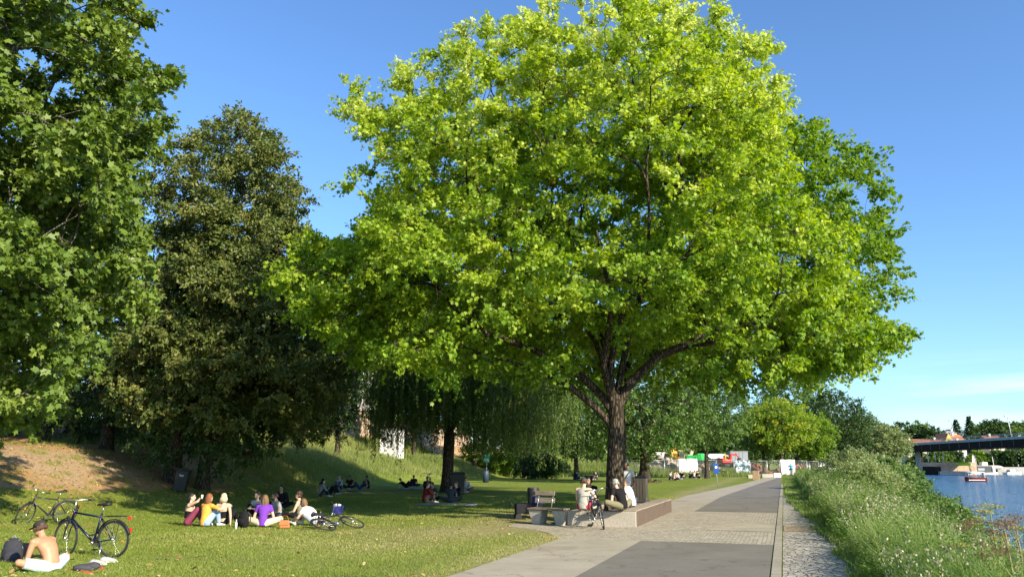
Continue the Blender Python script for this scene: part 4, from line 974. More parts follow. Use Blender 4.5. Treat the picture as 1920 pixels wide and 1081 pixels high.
    if shoes is not None:
        sm = MB()
        for i in (0, 1):
            fd = fdir[i]; a_ = an[i]; lat = fd.cross(Vector((0, 0, 1))).normalized(); up = lat.cross(fd)
            b = MB(); loft(b, [(a_ - fd * .070 - up * .030, lat * .030, up * .036), (a_ - fd * .0 - up * .022, lat * .044, up * .052), (a_ + fd * .09 - up * .040, lat * .047, up * .036), (a_ + fd * .17 - up * .050, lat * .047, up * .024), (a_ + fd * .205 - up * .052, lat * .030, up * .016)], 12)
            b.build('shoe', cloth(shoes), t)
    # hair
    hm_ = HAIR[hair]; hb = MB()
    if hstyle == 'bald': pass
    elif not (cap and hstyle == 'none'):
        hb.ell(hp(0, -.022, .050), (.084, .094, .090), 18, 12, he, .03)
        if hstyle in ('bob', 'long', 'curly'):
            L_ = {'bob': .13, 'curly': .06, 'long': .27}[hstyle]; w_ = {'bob': .088, 'curly': .10, 'long': .085}[hstyle]
            dn = (hm @ Vector((0, -.1, -1)) * .5 + Vector((0, 0, -1)) * .5 - S * 0).normalized()
            loft(hb, [(hp(0, -.03, .06), X * w_ * .9, (hm @ Vector((0, 1, 0))) * .07), (hp(0, -.05, .0), X * w_, (hm @ Vector((0, 1, 0))) * .062), (hp(0, -.06, .0) + dn * L_ * .5, X * w_ * .98, (hm @ Vector((0, 1, 0))) * .05), (hp(0, -.055, .0) + dn * L_, X * w_ * .7, (hm @ Vector((0, 1, 0))) * .03)], 16)
        if hstyle == 'curly':
            rr = random.Random(3)
            for _ in range(40):
                a = rr.uniform(0, 6.28); e_ = rr.uniform(-.1, 1.4); hb.ell(hp(math.cos(a) * .082 * math.cos(e_), -.025 + math.sin(a) * .09 * math.cos(e_) - .01, .045 + .09 * math.sin(e_)), (.026,) * 3, 6, 4)
        if hstyle == 'bun': hb.ell(hp(0, -.10, .10), (.042, .042, .04), 10, 8)
        if detail >= 1 and hstyle in ('bob', 'long', 'short', 'curly'):
            rr = random.Random(hash(label) % 999 if False else len(label))
            for _ in range(46):
                a = rr.uniform(.1, 1) * math.pi * rr.choice((-1, 1)); x_ = math.sin(a) * .082; y_ = -.02 - abs(math.cos(a)) * .085; L_ = {'short': .05, 'curly': .06, 'bob': .17, 'long': .32}[hstyle] * rr.uniform(.6, 1.05)
                p0 = hp(x_ * .8, y_ * .8, .09); p1 = hp(x_ * 1.06, y_ * 1.06, .02); p2 = p1 + Vector((x_ * .15, -.01, -L_)); hb.tube([p0, p1, p1.lerp(p2, .5) + Vector((rr.gauss(0, .008), rr.gauss(0, .008), 0)), p2], [.010, .012, .010, .003], 5)
        hb.build('hair', hm_, t)
    if beard: MB().ell(hp(0, .040, -.070), (.058, .052, .050), 12, 8, he).build('beard', hm_, t)
    if detail >= 1:
        f = MB()
        for q_ in (1, -1): f.ell(hp(.030 * q_, .078, .012), (.011, .007, .006), 8, 6, he); 
        f.build('eyes', mat('eye_dark', (.03, .02, .015), .2), t)
        f = MB()
        for q_ in (1, -1): f.tube([hp(.016 * q_, .090, .030), hp(.044 * q_, .078, .032)], [.004, .003], 5)
        f.build('eyebrows', hm_, t); MB().tube([hp(-.024, .078, -.048), hp(0, .090, -.048), hp(.024, .078, -.048)], [.004, .007, .004], 6).build('mouth', mat('lips', (.33, .12, .10), .5), t)
    if cap is not None:
        cb = MB(); loft(cb, [(hp(0, -.012, .045), hm @ Vector((.088, 0, 0)), hm @ Vector((0, .102, 0))), (hp(0, -.014, .09), hm @ Vector((.084, 0, 0)), hm @ Vector((0, .096, 0))), (hp(0, -.018, .125), hm @ Vector((.058, 0, 0)), hm @ Vector((0, .066, 0))), (hp(0, -.018, .138), hm @ Vector((.012, 0, 0)), hm @ Vector((0, .014, 0)))], 18)
        loft(cb, [(hp(0, .07, .056), hm @ Vector((.072, 0, 0)), hm @ Vector((0, 0, .005))), (hp(0, .12, .052), hm @ Vector((.066, 0, 0)), hm @ Vector((0, 0, .004))), (hp(0, .165, .044), hm @ Vector((.035, 0, 0)), hm @ Vector((0, 0, .003)))], 12)
        cb.build('cap', cloth(cap), t)
    t['_'] = 0; del t['_']
    info = dict(hp=hp, wr=wr, el=el, sh=shs, kn=kn, an=an, S=S, Fw=Fw, pel=pel, he=he, hm=hm, head=head)
    if extra: extra(t, info)
    return t
# ------------------------------------------------------------------ bicycles
M_RUBBER = mat('tyre_rubber', (.02, .02, .02), .75); M_STEEL = mat('bright_steel', (.62, .62, .60), .28, .9, .5, .05); M_BLACK = mat('black_plastic', (.018, .018, .019), .5)
M_RED = mat('red_reflector', (.55, .03, .02), .3); M_ORANGE = mat('orange_reflector', (.75, .22, .02), .3)
def bike(label, loc, rz, frame=(.02, .03, .08), lean=0.0, group=None, fenders=True, rack=True, step=False, lie=False, detail=1, steer=0.0, stand=True, tyre_light=False, sc=1.0, rot=None):
    "bicycle along +Y (front), wheels on the ground"
    t = thing('bicycle', label, 'bicycle', loc, rz, group)
    t.rotation_mode = 'ZYX' if False else 'XYZ'
    if rot is not None: t.rotation_euler = rot
    else: t.rotation_euler = (0, lean, rz)
    t.scale = (sc,) * 3
    fm = mat('bike_paint_%02d%02d%02d' % tuple(int(99 * c) for c in frame), frame, .3, .2, .5); RW = .345; yR, yF = -.53, .53
    BB = Vector((0, -.10, .28)); ST_ = Vector((0, -.25, .80)); HT = Vector((0, .36, .86)); HB = Vector((0, .40, .70)); RA = Vector((0, yR, RW)); FA = Vector((0, yF, RW))
    sm = Matrix.Translation(HB) @ Matrix.Rotation(steer, 4, Vector((0, -.25, 1)).normalized()) @ Matrix.Translation(-HB)
    def sv(p): return sm @ Vector(p)
    def wheel(c, st=False):
        F = sv if st else (lambda p: Vector(p)); n = 36 if detail else 18
        def circ(R_, r_, k_, flat=1.0):
            return [F(Vector((0, c.y + math.cos(2 * math.pi * i / n) * R_, c.z + math.sin(2 * math.pi * i / n) * R_))) for i in range(n)]
        w = MB(); w.tube(circ(RW - .018, 0, 0), .018, 8, closed=True); wo_ = w.build('wheel', M_RUBBER, t)
        w = MB(); w.tube(circ(RW - .045, 0, 0), .009, 6, closed=True); w.build('rim', mat('rim_grey', (.22, .22, .21), .35, .8), wo_)
        if detail:
            w = MB()
            for i in range(24):
                a = 2 * math.pi * i / 24; q_ = .022 if i % 2 else -.022
                w.tube([F(Vector((q_, c.y + math.cos(a + .3) * .02, c.z + math.sin(a + .3) * .02))), F(Vector((0, c.y + math.cos(a) * (RW - .05), c.z + math.sin(a) * (RW - .05))))], .0014, 3, caps=False)
            w.build('spokes', M_STEEL, wo_)
            for a in (.6, 3.3) if not st else (1.2,):
                rf = MB(); cc = F(Vector((0.004, c.y + math.cos(a) * .2, c.z + math.sin(a) * .2))); rf.box(cc, (.012, .05, .03), (a, 0, 0), bev=.004); rf.build('reflector', M_ORANGE, wo_)
        w = MB(); w.tube([F(c + Vector((-.05, 0, 0))), F(c + Vector((.05, 0, 0)))], .02, 10); w.build('hub', M_STEEL, wo_)
    wheel(RA); wheel(FA, True)
    f = MB()
    if step:
        f.tube([HB, Vector((0, .12, .42)), BB], [.022, .022, .02], 8); f.tube([HT, Vector((0, .10, .56)), Vector((0, -.17, .50))], .014, 8)
    else: f.tube([HT + Vector((0, 0, -.04)), ST_ - Vector((0, 0, .06))], .018, 8); f.tube([HB, BB], .021, 8)
    f.tube([BB, ST_], .018, 8); f.tube([HT + Vector((0, -.01, .02)), HB - Vector((0, -.01, .02))], .022, 8)
    for q_ in (1, -1):
        f.tube([BB + Vector((.02 * q_, 0, 0)), RA + Vector((.055 * q_, 0, 0))], .010, 6); f.tube([ST_ - Vector((0, 0, .08)) + Vector((.012 * q_, 0, 0)), RA + Vector((.055 * q_, 0, 0))], .009, 6)
    f.build('frame', fm, t)
    fk = MB()
    for q_ in (1, -1): fk.tube([sv(HB + Vector((0, .005, -.01))), sv(HB + Vector((.05 * q_, .02, -.05))), sv(FA + Vector((.05 * q_, -.02, .12))), sv(FA + Vector((.05 * q_, 0, 0)))], [.014, .014, .012, .008], 7)
    fk.build('fork', fm, t)
    s_ = MB(); s_.tube([ST_, ST_ + Vector((0, -.035, .14))], .013, 8); s_.build('seat_post', M_STEEL, t)
    sd_ = MB(); sp = ST_ + Vector((0, -.04, .17)); loft(sd_, [(sp + Vector((0, -.15, .015)), (.04, 0, 0), (0, 0, .025)), (sp + Vector((0, -.11, .02)), (.085, 0, 0), (0, 0, .035)), (sp + Vector((0, -.02, .0)), (.05, 0, 0), (0, 0, .028)), (sp + Vector((0, .12, .0)), (.02, 0, 0), (0, 0, .02)), (sp + Vector((0, .15, -.01)), (.01, 0, 0), (0, 0, .01))], 12); sd_.build('saddle', M_BLACK, t)
    h = MB(); top = HT + Vector((0, -.02, .15)); h.tube([sv(HT), sv(top), sv(top + Vector((0, .05, .02)))], .013, 8)
    for q_ in (1, -1): h.tube([sv(top + Vector((0, .05, .02))), sv(top + Vector((.16 * q_, .05, .04))), sv(top + Vector((.26 * q_, -.06, .03)))], .011, 7)
    hb_ = h.build('handlebar', M_STEEL, t)
    for q_ in (1, -1):
        g_ = MB(); g_.tube([sv(top + Vector((.23 * q_, -.025, .033))), sv(top + Vector((.30 * q_, -.12, .026)))], .017, 8); g_.build('grip', M_BLACK, hb_)
        g_ = MB(); g_.tube([sv(top + Vector((.20 * q_, .03, .03))), sv(top + Vector((.27 * q_, .02, -.01)))], .005, 5); g_.build('brake_lever', M_BLACK, hb_)
    cb = MB(); cb.tube([sv(top + Vector((.15, .05, .03))), sv(top + Vector((.08, .16, .02))), sv(HB + Vector((0, .06, .02)))], .003, 4); cb.tube([sv(top + Vector((-.15, .05, .03))), sv(top + Vector((-.1, .15, .0))), HT + Vector((0, -.1, -.05))], .003, 4); cb.build('cable', M_BLACK, t)
    c = MB(); c.cyl(BB + Vector((.045, 0, 0)), .095, .004, 24, 'x'); c.tube([BB + Vector((-.06, 0, 0)), BB + Vector((.06, 0, 0))], .02, 8); c.tube([BB + Vector((.065, 0, 0)), BB + Vector((.075, .07, -.155))], .009, 6); c.tube([BB + Vector((-.065, 0, 0)), BB + Vector((-.075, -.07, .155))], .009, 6)
    c.tube([BB + Vector((.045, .0, .093)), RA + Vector((.045, 0, .04))], .004, 4); c.tube([BB + Vector((.045, .0, -.093)), RA + Vector((.045, 0, -.04))], .004, 4); cr = c.build('crank', M_STEEL, t)
    for q_, e in ((1, (.12, .07, -.155)), (-1, (-.12, -.07, .155))): MB().box(BB + Vector(e), (.08, .09, .02), bev=.006).build('pedal', M_BLACK, cr)
    if fenders:
        for (cc, a0, a1, st) in ((RA, .25, 2.9, False), (FA, .7, 2.6, True)):
            F = sv if st else (lambda p: Vector(p)); vs = []; n = 18
            for i in range(n + 1):
                a = a0 + (a1 - a0) * i / n
                for x_, dr in ((-.024, -.008), (-.012, .004), (.012, .004), (.024, -.008)): vs.append(F(Vector((x_, cc.y + math.cos(a) * (RW + .018 + dr), cc.z + math.sin(a) * (RW + .018 + dr)))))
            b = MB(); b.add(vs, [(i * 4 + k_, i * 4 + k_ + 1, i * 4 + k_ + 5, i * 4 + k_ + 4) for i in range(n) for k_ in range(3)], True); o = b.build('mudguard', M_BLACK, t)
            md = o.modifiers.new('solid', 'SOLIDIFY'); md.thickness = .003
    if rack:
        b = MB(); z_ = .76
        for q_ in (-.05, .05): b.tube([(q_, -.32, z_), (q_, -.82, z_ + .01)], .006, 6); b.tube([(q_ * 1.2, yR, RW + .02), (q_, -.62, z_)], .005, 5)
        for y_ in (-.4, -.52, -.64, -.76): b.tube([(-.05, y_, z_), (.05, y_, z_)], .005, 5)
        b.build('rack', M_BLACK, t); MB().box((0, -.86, z_ - .03), (.07, .03, .06), bev=.008).build('tail_light', M_RED, t); MB().box((0, -.895, .52), (.05, .025, .08), bev=.008).build('tail_reflector', M_RED, t)
    MB().tube([sv(HB + Vector((0, .09, .02))), sv(HB + Vector((0, .14, .02)))], [.02, .032], 12).build('headlight', M_BLACK, t)
    if stand: MB().tube([(-.03, -.30, .30), (-.16, -.36, .012)], [.010, .008], 6).build('kickstand', M_STEEL, t)
    return t
# navy bicycle beside the sunbather: wheels at photo (225,1047) rear and (118,1045) front
a = G(213, 1046); b = G(118, 1043); d = (b - a).normalized(); c_ = (a + b) / 2; hd = math.atan2(-d.x, d.y)
bike('navy touring bicycle on its stand just behind the shirtless man', (c_.x, c_.y, 0.0), hd, (.006, .010, .045), lean=-.07, steer=-.25, group='bicycles on the lawn')
p_ = G(80, 984); bike('grey city bicycle leaning over at the foot of the bare slope', (p_.x, p_.y, 0.0), R(140), (.04, .04, .045), lean=R(-17), steer=.5, group='bicycles on the lawn')
p_ = G(640, 992); bike('bicycle lying flat on the grass with a blue basket, right of the sitting group', (p_.x + .1, p_.y + .2, .0), 0, (.03, .03, .04), rot=(0, R(-68), R(-34)), group='bicycles on the lawn', stand=False, rack=False)
p_ = G(1137, 992); bike('black bicycle seen from the front, leaning on the concrete platform by the oak', (p_.x - .2, p_.y + .50, 0.0), R(193), (.015, .015, .018), lean=R(6), steer=R(-14), group=None)
p_ = G(1222, 905); bike('bicycle lying on the lawn beside the crooked trunk', (p_.x, p_.y, .08), 0, (.15, .05, .03), rot=(0, R(-78), R(80)), detail=0, stand=False)
p_ = AT(553, 845, 66); bike('bicycle standing on the crest path beside the person on the slope', (p_.x, p_.y, gz(p_.x, p_.y)), R(60), (.02, .02, .03), detail=0)
# blue basket of the lying bicycle, shoes and things are placed with the group
# ------------------------------------------------------------------ platform, bench, bins
M_CONC = surf_mat('cast_concrete', (.33, .30, .245), (.50, .46, .38), 18, bump=.25)
def wood_mat(name, a, b, axis=2, sc=3.0):
    m, nt, out = new_mat(name); tc = nd(nt, 'TexCoord'); mp = nd(nt, 'Mapping'); s = [14, 14, 14]; s[axis] = 1.2; mp.inputs['Scale'].default_value = s; nt.links.new(tc.outputs['Object'], mp.inputs[0])
    n = noise(nt, sc, 7, .65, mp.outputs[0]); c = ramp(nt, n.outputs[0], [(.3, a), (.7, b)]); principled(nt, out, c.outputs[0], .75, 0, .25, n.outputs[0], .4, .006); return m
M_WOODV = wood_mat('wood_upright', (.30, .19, .11), (.52, .36, .23), 2); M_WOODD = wood_mat('wood_weathered', (.06, .044, .034), (.17, .125, .095), 2); M_WOODG = wood_mat('wood_grey', (.14, .11, .08), (.30, .25, .185), 0)
def loc_frame(s_, t_, z=0.0): return ST(s_, t_, z)
t = thing('seating_platform', 'low concrete seating platform with a dark slatted side around the oak trunk', 'platform', ST(22.75, -3.97), -PA)
W_, L_, H_ = 1.95, 7.4, .43
b = MB(); b.box((-W_ / 2, .12, H_ / 2 - .02), (W_, .24, H_), bev=.012); b.build('front_wall', M_CONC, t)
b = MB(); b.box((-W_ + .12, L_ / 2 + .12, H_ / 2 - .025), (.24, L_ - .25, H_), bev=.012); b.box((-W_ / 2 - .0, L_ - .12 + .13, H_ / 2 - .023), (W_ - .3, .24, H_), bev=.012); b.box((-.16, L_ / 2 + .13, H_ / 2 - .03), (.20, L_ - .26, H_ - .02), bev=.01); b.build('side_wall', M_CONC, t)
b = MB(); n_ = 78
for i in range(n_): b.box((-.018, .10 + (L_ + .1) * i / n_, H_ / 2 - .015), (.036, (L_ / n_) * .86, H_ - .02), bev=.004)
b.build('slatted_side', M_WOODD, t)
b = MB()
for i in range(5): b.box((-.05 - .1 * i, L_ / 2 + .13, H_ + .0), (.088, L_ - .02, .04), bev=.005)
b.build('wooden_edge', wood_mat('wood_plank', (.20, .16, .12), (.38, .33, .26), 1), t)
b = MB(); b.box((-W_ / 2 - .15, L_ / 2, H_ / 2 - .05), (W_ - .5, L_ - .3, H_ - .04)); b.build('gravel_fill', surf_mat('sandy_gravel', (.32, .27, .18), (.50, .44, .32), 45, bump=.6), t)
# bench left of the platform
t = thing('park_bench', 'weathered plank bench on concrete blocks with a short backrest, left of the oak platform', 'bench', ST(22.62, -6.02), -PA + R(-14))
BX = 1.16
b = MB()
for i in range(5): b.box((-BX / 2 - .02, .04 + .095 * i, .44), (BX, .082, .045), bev=.006)
b.build('seat', M_WOODG, t)
for x0 in (-.18, -.96):
    b = MB(); b.prism([(-.06, 0), (.16, 0), (.24, .40), (-.20, .40)], .40, 0, rot=(R(90), 0, 0), off=(x0, .44, .0)); b.build('leg', M_CONC, t)
b = MB(); b.box((-.88, .52, .66), (.66, .035, .15), (R(-14), 0, 0), bev=.006); b.box((-.90, .565, .86), (.66, .035, .13), (R(-14), 0, 0), bev=.006); b.build('backrest', M_WOODG, t)
b = MB()
for x_ in (-1.1, -.62): b.tube([(x_, .42, .40), (x_, .60, .93)], .015, 6)
b.build('backrest_frame', M_STEEL, t)
p_ = G(1000, 966)
t = thing('litter_bin', 'round black litter bin behind the bench', 'bin', (p_.x, p_.y, 0)); b = MB()
b.tube([(0, 0, .12), (0, 0, .2), (0, 0, .86), (0, 0, .90)], [.17, .185, .20, .19], 24); b.build('body', M_BLACK, t); MB().tube([(0, 0, .90), (0, 0, .925)], [.20, .18], 24).build('lid', mat('bin_grey', (.10, .10, .10), .4), t); MB().tube([(0, 0, -.05), (0, 0, .13)], .05, 10).build('pole', M_BLACK, t)
MB().box((0, -.19, .74), (.2, .03, .09), bev=.01).build('slot', mat('slot_dark', (.004, .004, .004), .8), t)
p_ = G(990, 973)
t = thing('handcart', 'dark handcart with four small wheels and a blue bag, in front of the black bin', 'cart', (p_.x, p_.y, 0), R(8)); b = MB()
b.box((0, 0, .34), (.80, .42, .30), bev=.03); b.build('body', cloth((.02, .02, .025)), t)
for x_ in (-.32, .32):
    for y_ in (-.2, .2): MB().cyl((x_, y_, .10), .10, .05, 16, 'y').build('wheel', M_RUBBER, t)
MB().tube([(-.38, 0, .3), (-.62, 0, .62), (-.60, .1, .66), (-.60, -.1, .66)], .012, 6).build('handle', M_BLACK, t)
b = MB(); b.box((.28, -.05, .58), (.30, .36, .24), (0, .1, .2), bev=.06); o = b.build('shopping_bag', cloth((.04, .05, .22))); o.location = (p_.x + .02, p_.y, 0); tag(o, 'blue cloth bag lying on the handcart beside the bench', 'bag')
def wood_bin(label, p_, rz, h=.86, w_=.52, group='slatted wooden bins', sc=1.0):
    t = thing('wooden_bin', label, 'bin', p_, rz, group); t.scale = (sc,) * 3; b = MB(); b.box((0, 0, h / 2), (w_ - .06, w_ - .06, h - .06)); b.build('body', M_BLACK, t); n_ = 5; b = MB()
    for i in range(n_):
        x_ = -w_ / 2 + w_ * (i + .5) / n_
        for q_ in (1, -1): b.box((x_, q_ * w_ / 2, h / 2), (w_ / n_ * .86, .03, h), bev=.005); b.box((q_ * w_ / 2, x_, h / 2 - .002), (.028, w_ / n_ * .86, h - .01), bev=.005)
    b.build('slats', M_WOODV, t); MB().box((0, 0, h + .035), (w_ + .08, w_ + .08, .07), bev=.012).build('lid', mat('lid_dark', (.04, .042, .045), .45), t); return t
p_ = G(1199, 937.5, .43); s_ = p_.x * PU[0] + p_.y * PU[1]; wood_bin('slatted wooden bin with a dark lid at the far end of the oak platform', (p_.x, p_.y, .40), -PA, .80, .52)
p_ = G(1418, 899); wood_bin('slatted wooden bin at the end of the path, before the slim tree', (p_.x, p_.y, 0), -PA, .95, .62)
# wheelie bins
def wheelie(label, p_, rz, h, w_, tilt=(0, 0), col=(.03, .03, .032), group='large black wheeled bins'):
    t = thing('wheeled_bin', label, 'bin', p_, rz, group); t.rotation_euler = (tilt[0], tilt[1], rz); b = MB()
    b.box((0, 0, h * .47), (w_ * .86, w_ * .86, h * .86), taper=1.16, bev=.02); b.build('body', mat('bin_plastic_%d' % int(col[0] * 1000), col, .45), t)
    b = MB(); b.box((0, 0, h * .93), (w_ * 1.10, w_ * 1.10, .05), bev=.015); b.box((0, .0, h * .965), (w_ * .9, w_ * .85, .04), bev=.015); b.build('lid', mat('bin_plastic_%d' % int(col[0] * 1000), col, .45), t)
    b = MB(); b.tube([(-w_ * .4, w_ * .6, h * .9), (w_ * .4, w_ * .6, h * .9)], .015, 8); b.build('handle', M_BLACK, t)
    for q_ in (-1, 1): MB().cyl((q_ * w_ * .4, w_ * .42, .09), .09, .05, 16, 'x').build('wheel', M_RUBBER, t)
    return t
p_ = AT(337, 906, 34.6); zz = gz(p_.x, p_.y)
t = wheelie('black bin leaning on the slope between the linden trunk and the bare earth', (p_.x, p_.y, zz), R(8), .98, .52, (0, R(9)))
b = MB(); b.box((0, -.262, .70), (.20, .006, .022)); b.box((.01, -.262, .655), (.15, .006, .022)); b.build('sticker', mat('sticker_white', (.7, .7, .7), .5), t)
p_ = G(858, 926); wheelie('large dark wheeled bin beside the willow trunk', (p_.x, p_.y, gz(p_.x, p_.y)), R(5), 1.28, .78)
# green tripod sign
p_ = G(912, 900); t = thing('sign', 'small green sign on a pole at the foot of the slope bushes', 'sign', (p_.x, p_.y, gz(p_.x, p_.y))); MB().tube([(0, 0, -.1), (0, 0, 2.2)], .035, 8).build('pole', mat('pole_grey', (.45, .47, .46), .4, .6), t); MB().box((0, -.05, 2.15), (.55, .03, .75), bev=.01).build('panel', mat('sign_green', (.04, .35, .22), .4), t); MB().box((0, -.07, 2.0), (.4, .006, .2), bev=.002).build('lettering_field', mat('sign_white', (.7, .75, .72), .5), t)
p_ = G(911, 903); t = thing('litter_bin', 'blue-grey litter bin under the green sign', 'bin', (p_.x, p_.y - .5, gz(p_.x, p_.y))); b = MB(); b.tube([(0, 0, 0), (0, 0, .95), (0, 0, 1.05)], [.26, .30, .22], 16); b.build('body', mat('bin_blue', (.03, .05, .08), .5), t); MB().cyl((0, 0, 1.08), .26, .05, 16).build('lid', M_BLACK, t)
# white cabin by the wall, stone wall, house
M_WHITE = mat('white_paint', (.78, .77, .72), .55, var=.06, scale=2)
p_ = AT(734, 855, 84); z0 = gz(p_.x, p_.y) - .1; t = thing('site_cabin', 'white cabin with a small dark window behind the willow strands', 'cabin', (p_.x, p_.y, z0), R(-6)); MB().box((0, 0, 1.5), (2.1, 2.0, 2.9), bev=.05).build('wall', M_WHITE, t); MB().box((0, 0, 3.0), (2.25, 2.1, .12), bev=.03).build('roof', mat('roof_grey', (.4, .4, .4), .5), t); MB().box((-.55, -1.015, 2.0), (.5, .04, .35)).build('window', mat('window_dark', (.02, .025, .03), .1, 0, .6), t); MB().box((.45, -1.015, 1.1), (.8, .04, 2.0), bev=.01).build('door', mat('door_grey', (.55, .55, .52), .5), t)
m, nt, out = new_mat('stone_wall'); tc = nd(nt, 'TexCoord'); v = nd(nt, 'TexVoronoi', Scale=1.7); nt.links.new(tc.outputs['Object'], v.inputs['Vector']); e = nd(nt, 'TexVoronoi', Scale=1.7, feature='DISTANCE_TO_EDGE'); nt.links.new(tc.outputs['Object'], e.inputs['Vector']); sp_ = nd(nt, 'SeparateColor'); nt.links.new(v.outputs['Color'], sp_.inputs[0])
n = noise(nt, .5, 6, .6, tc.outputs['Object']); c = ramp(nt, sp_.outputs[0], [(0, (.34, .22, .15)), (.5, (.46, .34, .24)), (1, (.58, .47, .36))]).outputs[0]; c = mixc(nt, ramp(nt, n.outputs[0], [(.4, (0, 0, 0)), (.65, (.7, .7, .7))]).outputs[0], c, (.40, .28, .19)); c = mixc(nt, ramp(nt, e.outputs['Distance'], [(.02, (0, 0, 0)), (.06, (1, 1, 1))]).outputs[0], (.25, .2, .15), c)
principled(nt, out, c, .9, 0, .1, e.outputs['Distance'], .5, .03); M_STONE = m
wp = [(float(x_toe(y)) - 15.5, y) for y in (56, 64, 72, 80, 88, 97, 106, 116, 128)]
b = MB()
for i in range(len(wp) - 1):
    a_, c_ = Vector((*wp[i], 0)), Vector((*wp[i + 1], 0)); d = c_ - a_; mid = (a_ + c_) / 2; zb_ = min(gz(*wp[i]), gz(*wp[i + 1])) - .5; zt_ = 7.4 + .25 * math.sin(i * 2.1) 
    b.box((mid.x, mid.y, (zb_ + zt_) / 2), (.5 + .02 * (i % 2), d.length + .35, zt_ - zb_), (0, 0, math.atan2(-d.x, d.y)))
t = thing('stone_wall', 'old pinkish rubble stone wall above the grassy slope', 'wall', (0, 0, 0)); b.build('masonry', M_STONE, t)
b = MB()
for i in range(len(wp) - 1):
    a_, c_ = Vector((*wp[i], 0)), Vector((*wp[i + 1], 0)); d = c_ - a_; mid = (a_ + c_) / 2; zt_ = 7.4 + .25 * math.sin(i * 2.1)
    b.box((mid.x, mid.y, zt_ + .07), (.75, d.length + .35, .14), (0, 0, math.atan2(-d.x, d.y)), bev=.03)
b.build('coping', M_CONC, t)
p_ = AT(660, 720, 118); t = thing('house', 'cream house with an orange tiled roof glimpsed between the linden and the oak', 'house', (p_.x, p_.y, 4.0), R(-12)); hx, hy, hz = 9.5, 9, 14.5
MB().box((0, 0, hz / 2), (hx, hy, hz), bev=.05).build('wall', mat('cream_render', (.66, .60, .47), .8, var=.06, scale=.6), t)
b = MB(); b.prism([(-hx / 2 - .5, 0), (hx / 2 + .5, 0), (0, 4.6)], hy + 1, 0, rot=(R(90), 0, 0), off=(0, hy / 2 + .5, hz + .005)); b.build('roof', mat('orange_tiles', (.50, .17, .07), .8, var=.25, scale=3), t)
for i in range(3):
    for j in range(4):
        w0 = MB(); w0.box((-3.0 + 3.0 * i, -hy / 2 - .01, 2.6 + 4 * j), (1.3, .10, 1.9), bev=.01); wn = w0.build('window', mat('window_frame', (.7, .68, .62), .5), t); MB().box((-3.0 + 3.0 * i, -hy / 2 - .068, 2.6 + 4 * j), (1.05, .02, 1.65)).build('pane', mat('pane_glass', (.05, .07, .09), .08, 0, .6), wn)
# path-side sign, low walls
p_ = G(1346, 914); t = thing('sign', 'narrow blue sign panel on a thin leaning pole beside the path', 'sign', (p_.x, p_.y, 0)); t.rotation_euler = (0, R(-2.5), 0); MB().tube([(0, 0, -.1), (0, 0, 1.75)], .028, 8).build('pole', mat('pole_grey', (.45, .47, .46), .4, .6), t); MB().box((0, -.04, 1.32), (.36, .03, .72), bev=.01).build('panel', mat('sign_blue', (.015, .07, .28), .35), t); MB().cyl((0, -.062, 1.42), .09, .006, 20, 'y').build('symbol', mat('sign_white', (.7, .75, .72), .5), t)
a_ = G(1428, 894.5); c_ = G(1449, 894.5); 
def low_wall(label, a_, c_, h, mt):
    d = c_ - a_; t = MB(); t.box((0, 0, h / 2), (d.length, .45, h), bev=.03); o = t.build('low_wall', mt); o.location = (a_ + c_) / 2; o.rotation_euler = (0, 0, math.atan2(d.y, d.x)); tag(o, label, 'low wall', 'low walls at the end of the path')
low_wall('low beige concrete wall at the end of the path', a_, c_, .42, M_CONC); low_wall('short bright white block closing the end of the path', G(1450, 894.5), G(1463.5, 894.5), .50, M_WHITE); low_wall('small beige block left of the far wooden bin', G(1402, 896), G(1411, 896), .4, M_CONC)
# ------------------------------------------------------------------ building site
M_FEN = mat('galvanised_fence', (.42, .43, .42), .4, .5)
def fence_panel(label, a_, c_, h=2.0):
    d = c_ - a_; L_ = d.length; t = thing('fence_panel', label, 'fence', (a_.x, a_.y, gz(a_.x, a_.y)), math.atan2(d.y, d.x), 'mesh fence panels of the building site'); b = MB()
    b.tube([(0, 0, 0), (0, 0, h)], .03, 6); b.tube([(L_ - .05, 0, 0), (L_ - .05, 0, h)], .03, 6); b.tube([(0, 0, h - .04), (L_ - .05, 0, h - .04)], .025, 6); b.tube([(0, 0, .15), (L_ - .05, 0, .15)], .025, 6); b.build('frame', M_FEN, t); b = MB()
    for i in range(1, 16): b.tube([(L_ * i / 16, .005, .15), (L_ * i / 16, .005, h - .04)], .006, 3, caps=False)
    for i in range(1, 7): b.tube([(.03, -.005, .15 + (h - .2) * i / 7), (L_ - .05, -.005, .15 + (h - .2) * i / 7)], .006, 3, caps=False)
    b.build('wire_mesh', M_FEN, t); MB().box((0, 0, .06), (.25, .6, .13), bev=.03).build('foot', M_CONC, t); return t
us = [1178, 1212, 1247, 1272, 1309, 1345, 1378, 1408, 1440, 1464, 1492, 1515, 1537, 1556, 1576, 1600]
pts = [G(u_, 891.5) for u_ in us]
nm = {0: 'left end', 1: 'second from the left end', 2: 'just left of the big white banner', 3: 'carrying the big white banner', 4: 'right of the big white banner', 5: 'behind the blue sign', 6: 'carrying the painted banner', 7: 'behind the far wooden bin', 8: 'behind the slim tree', 9: 'carrying the white banner behind the cyclists', 10: 'right of the cyclists', 11: 'behind the person in red', 12: 'carrying the narrow white banner', 13: 'carrying the fourth white banner', 14: 'carrying the last banner by the bank bushes'}
for i in range(len(pts) - 1): fence_panel('grey mesh fence panel of the building site, ' + nm[i], pts[i], pts[i + 1])
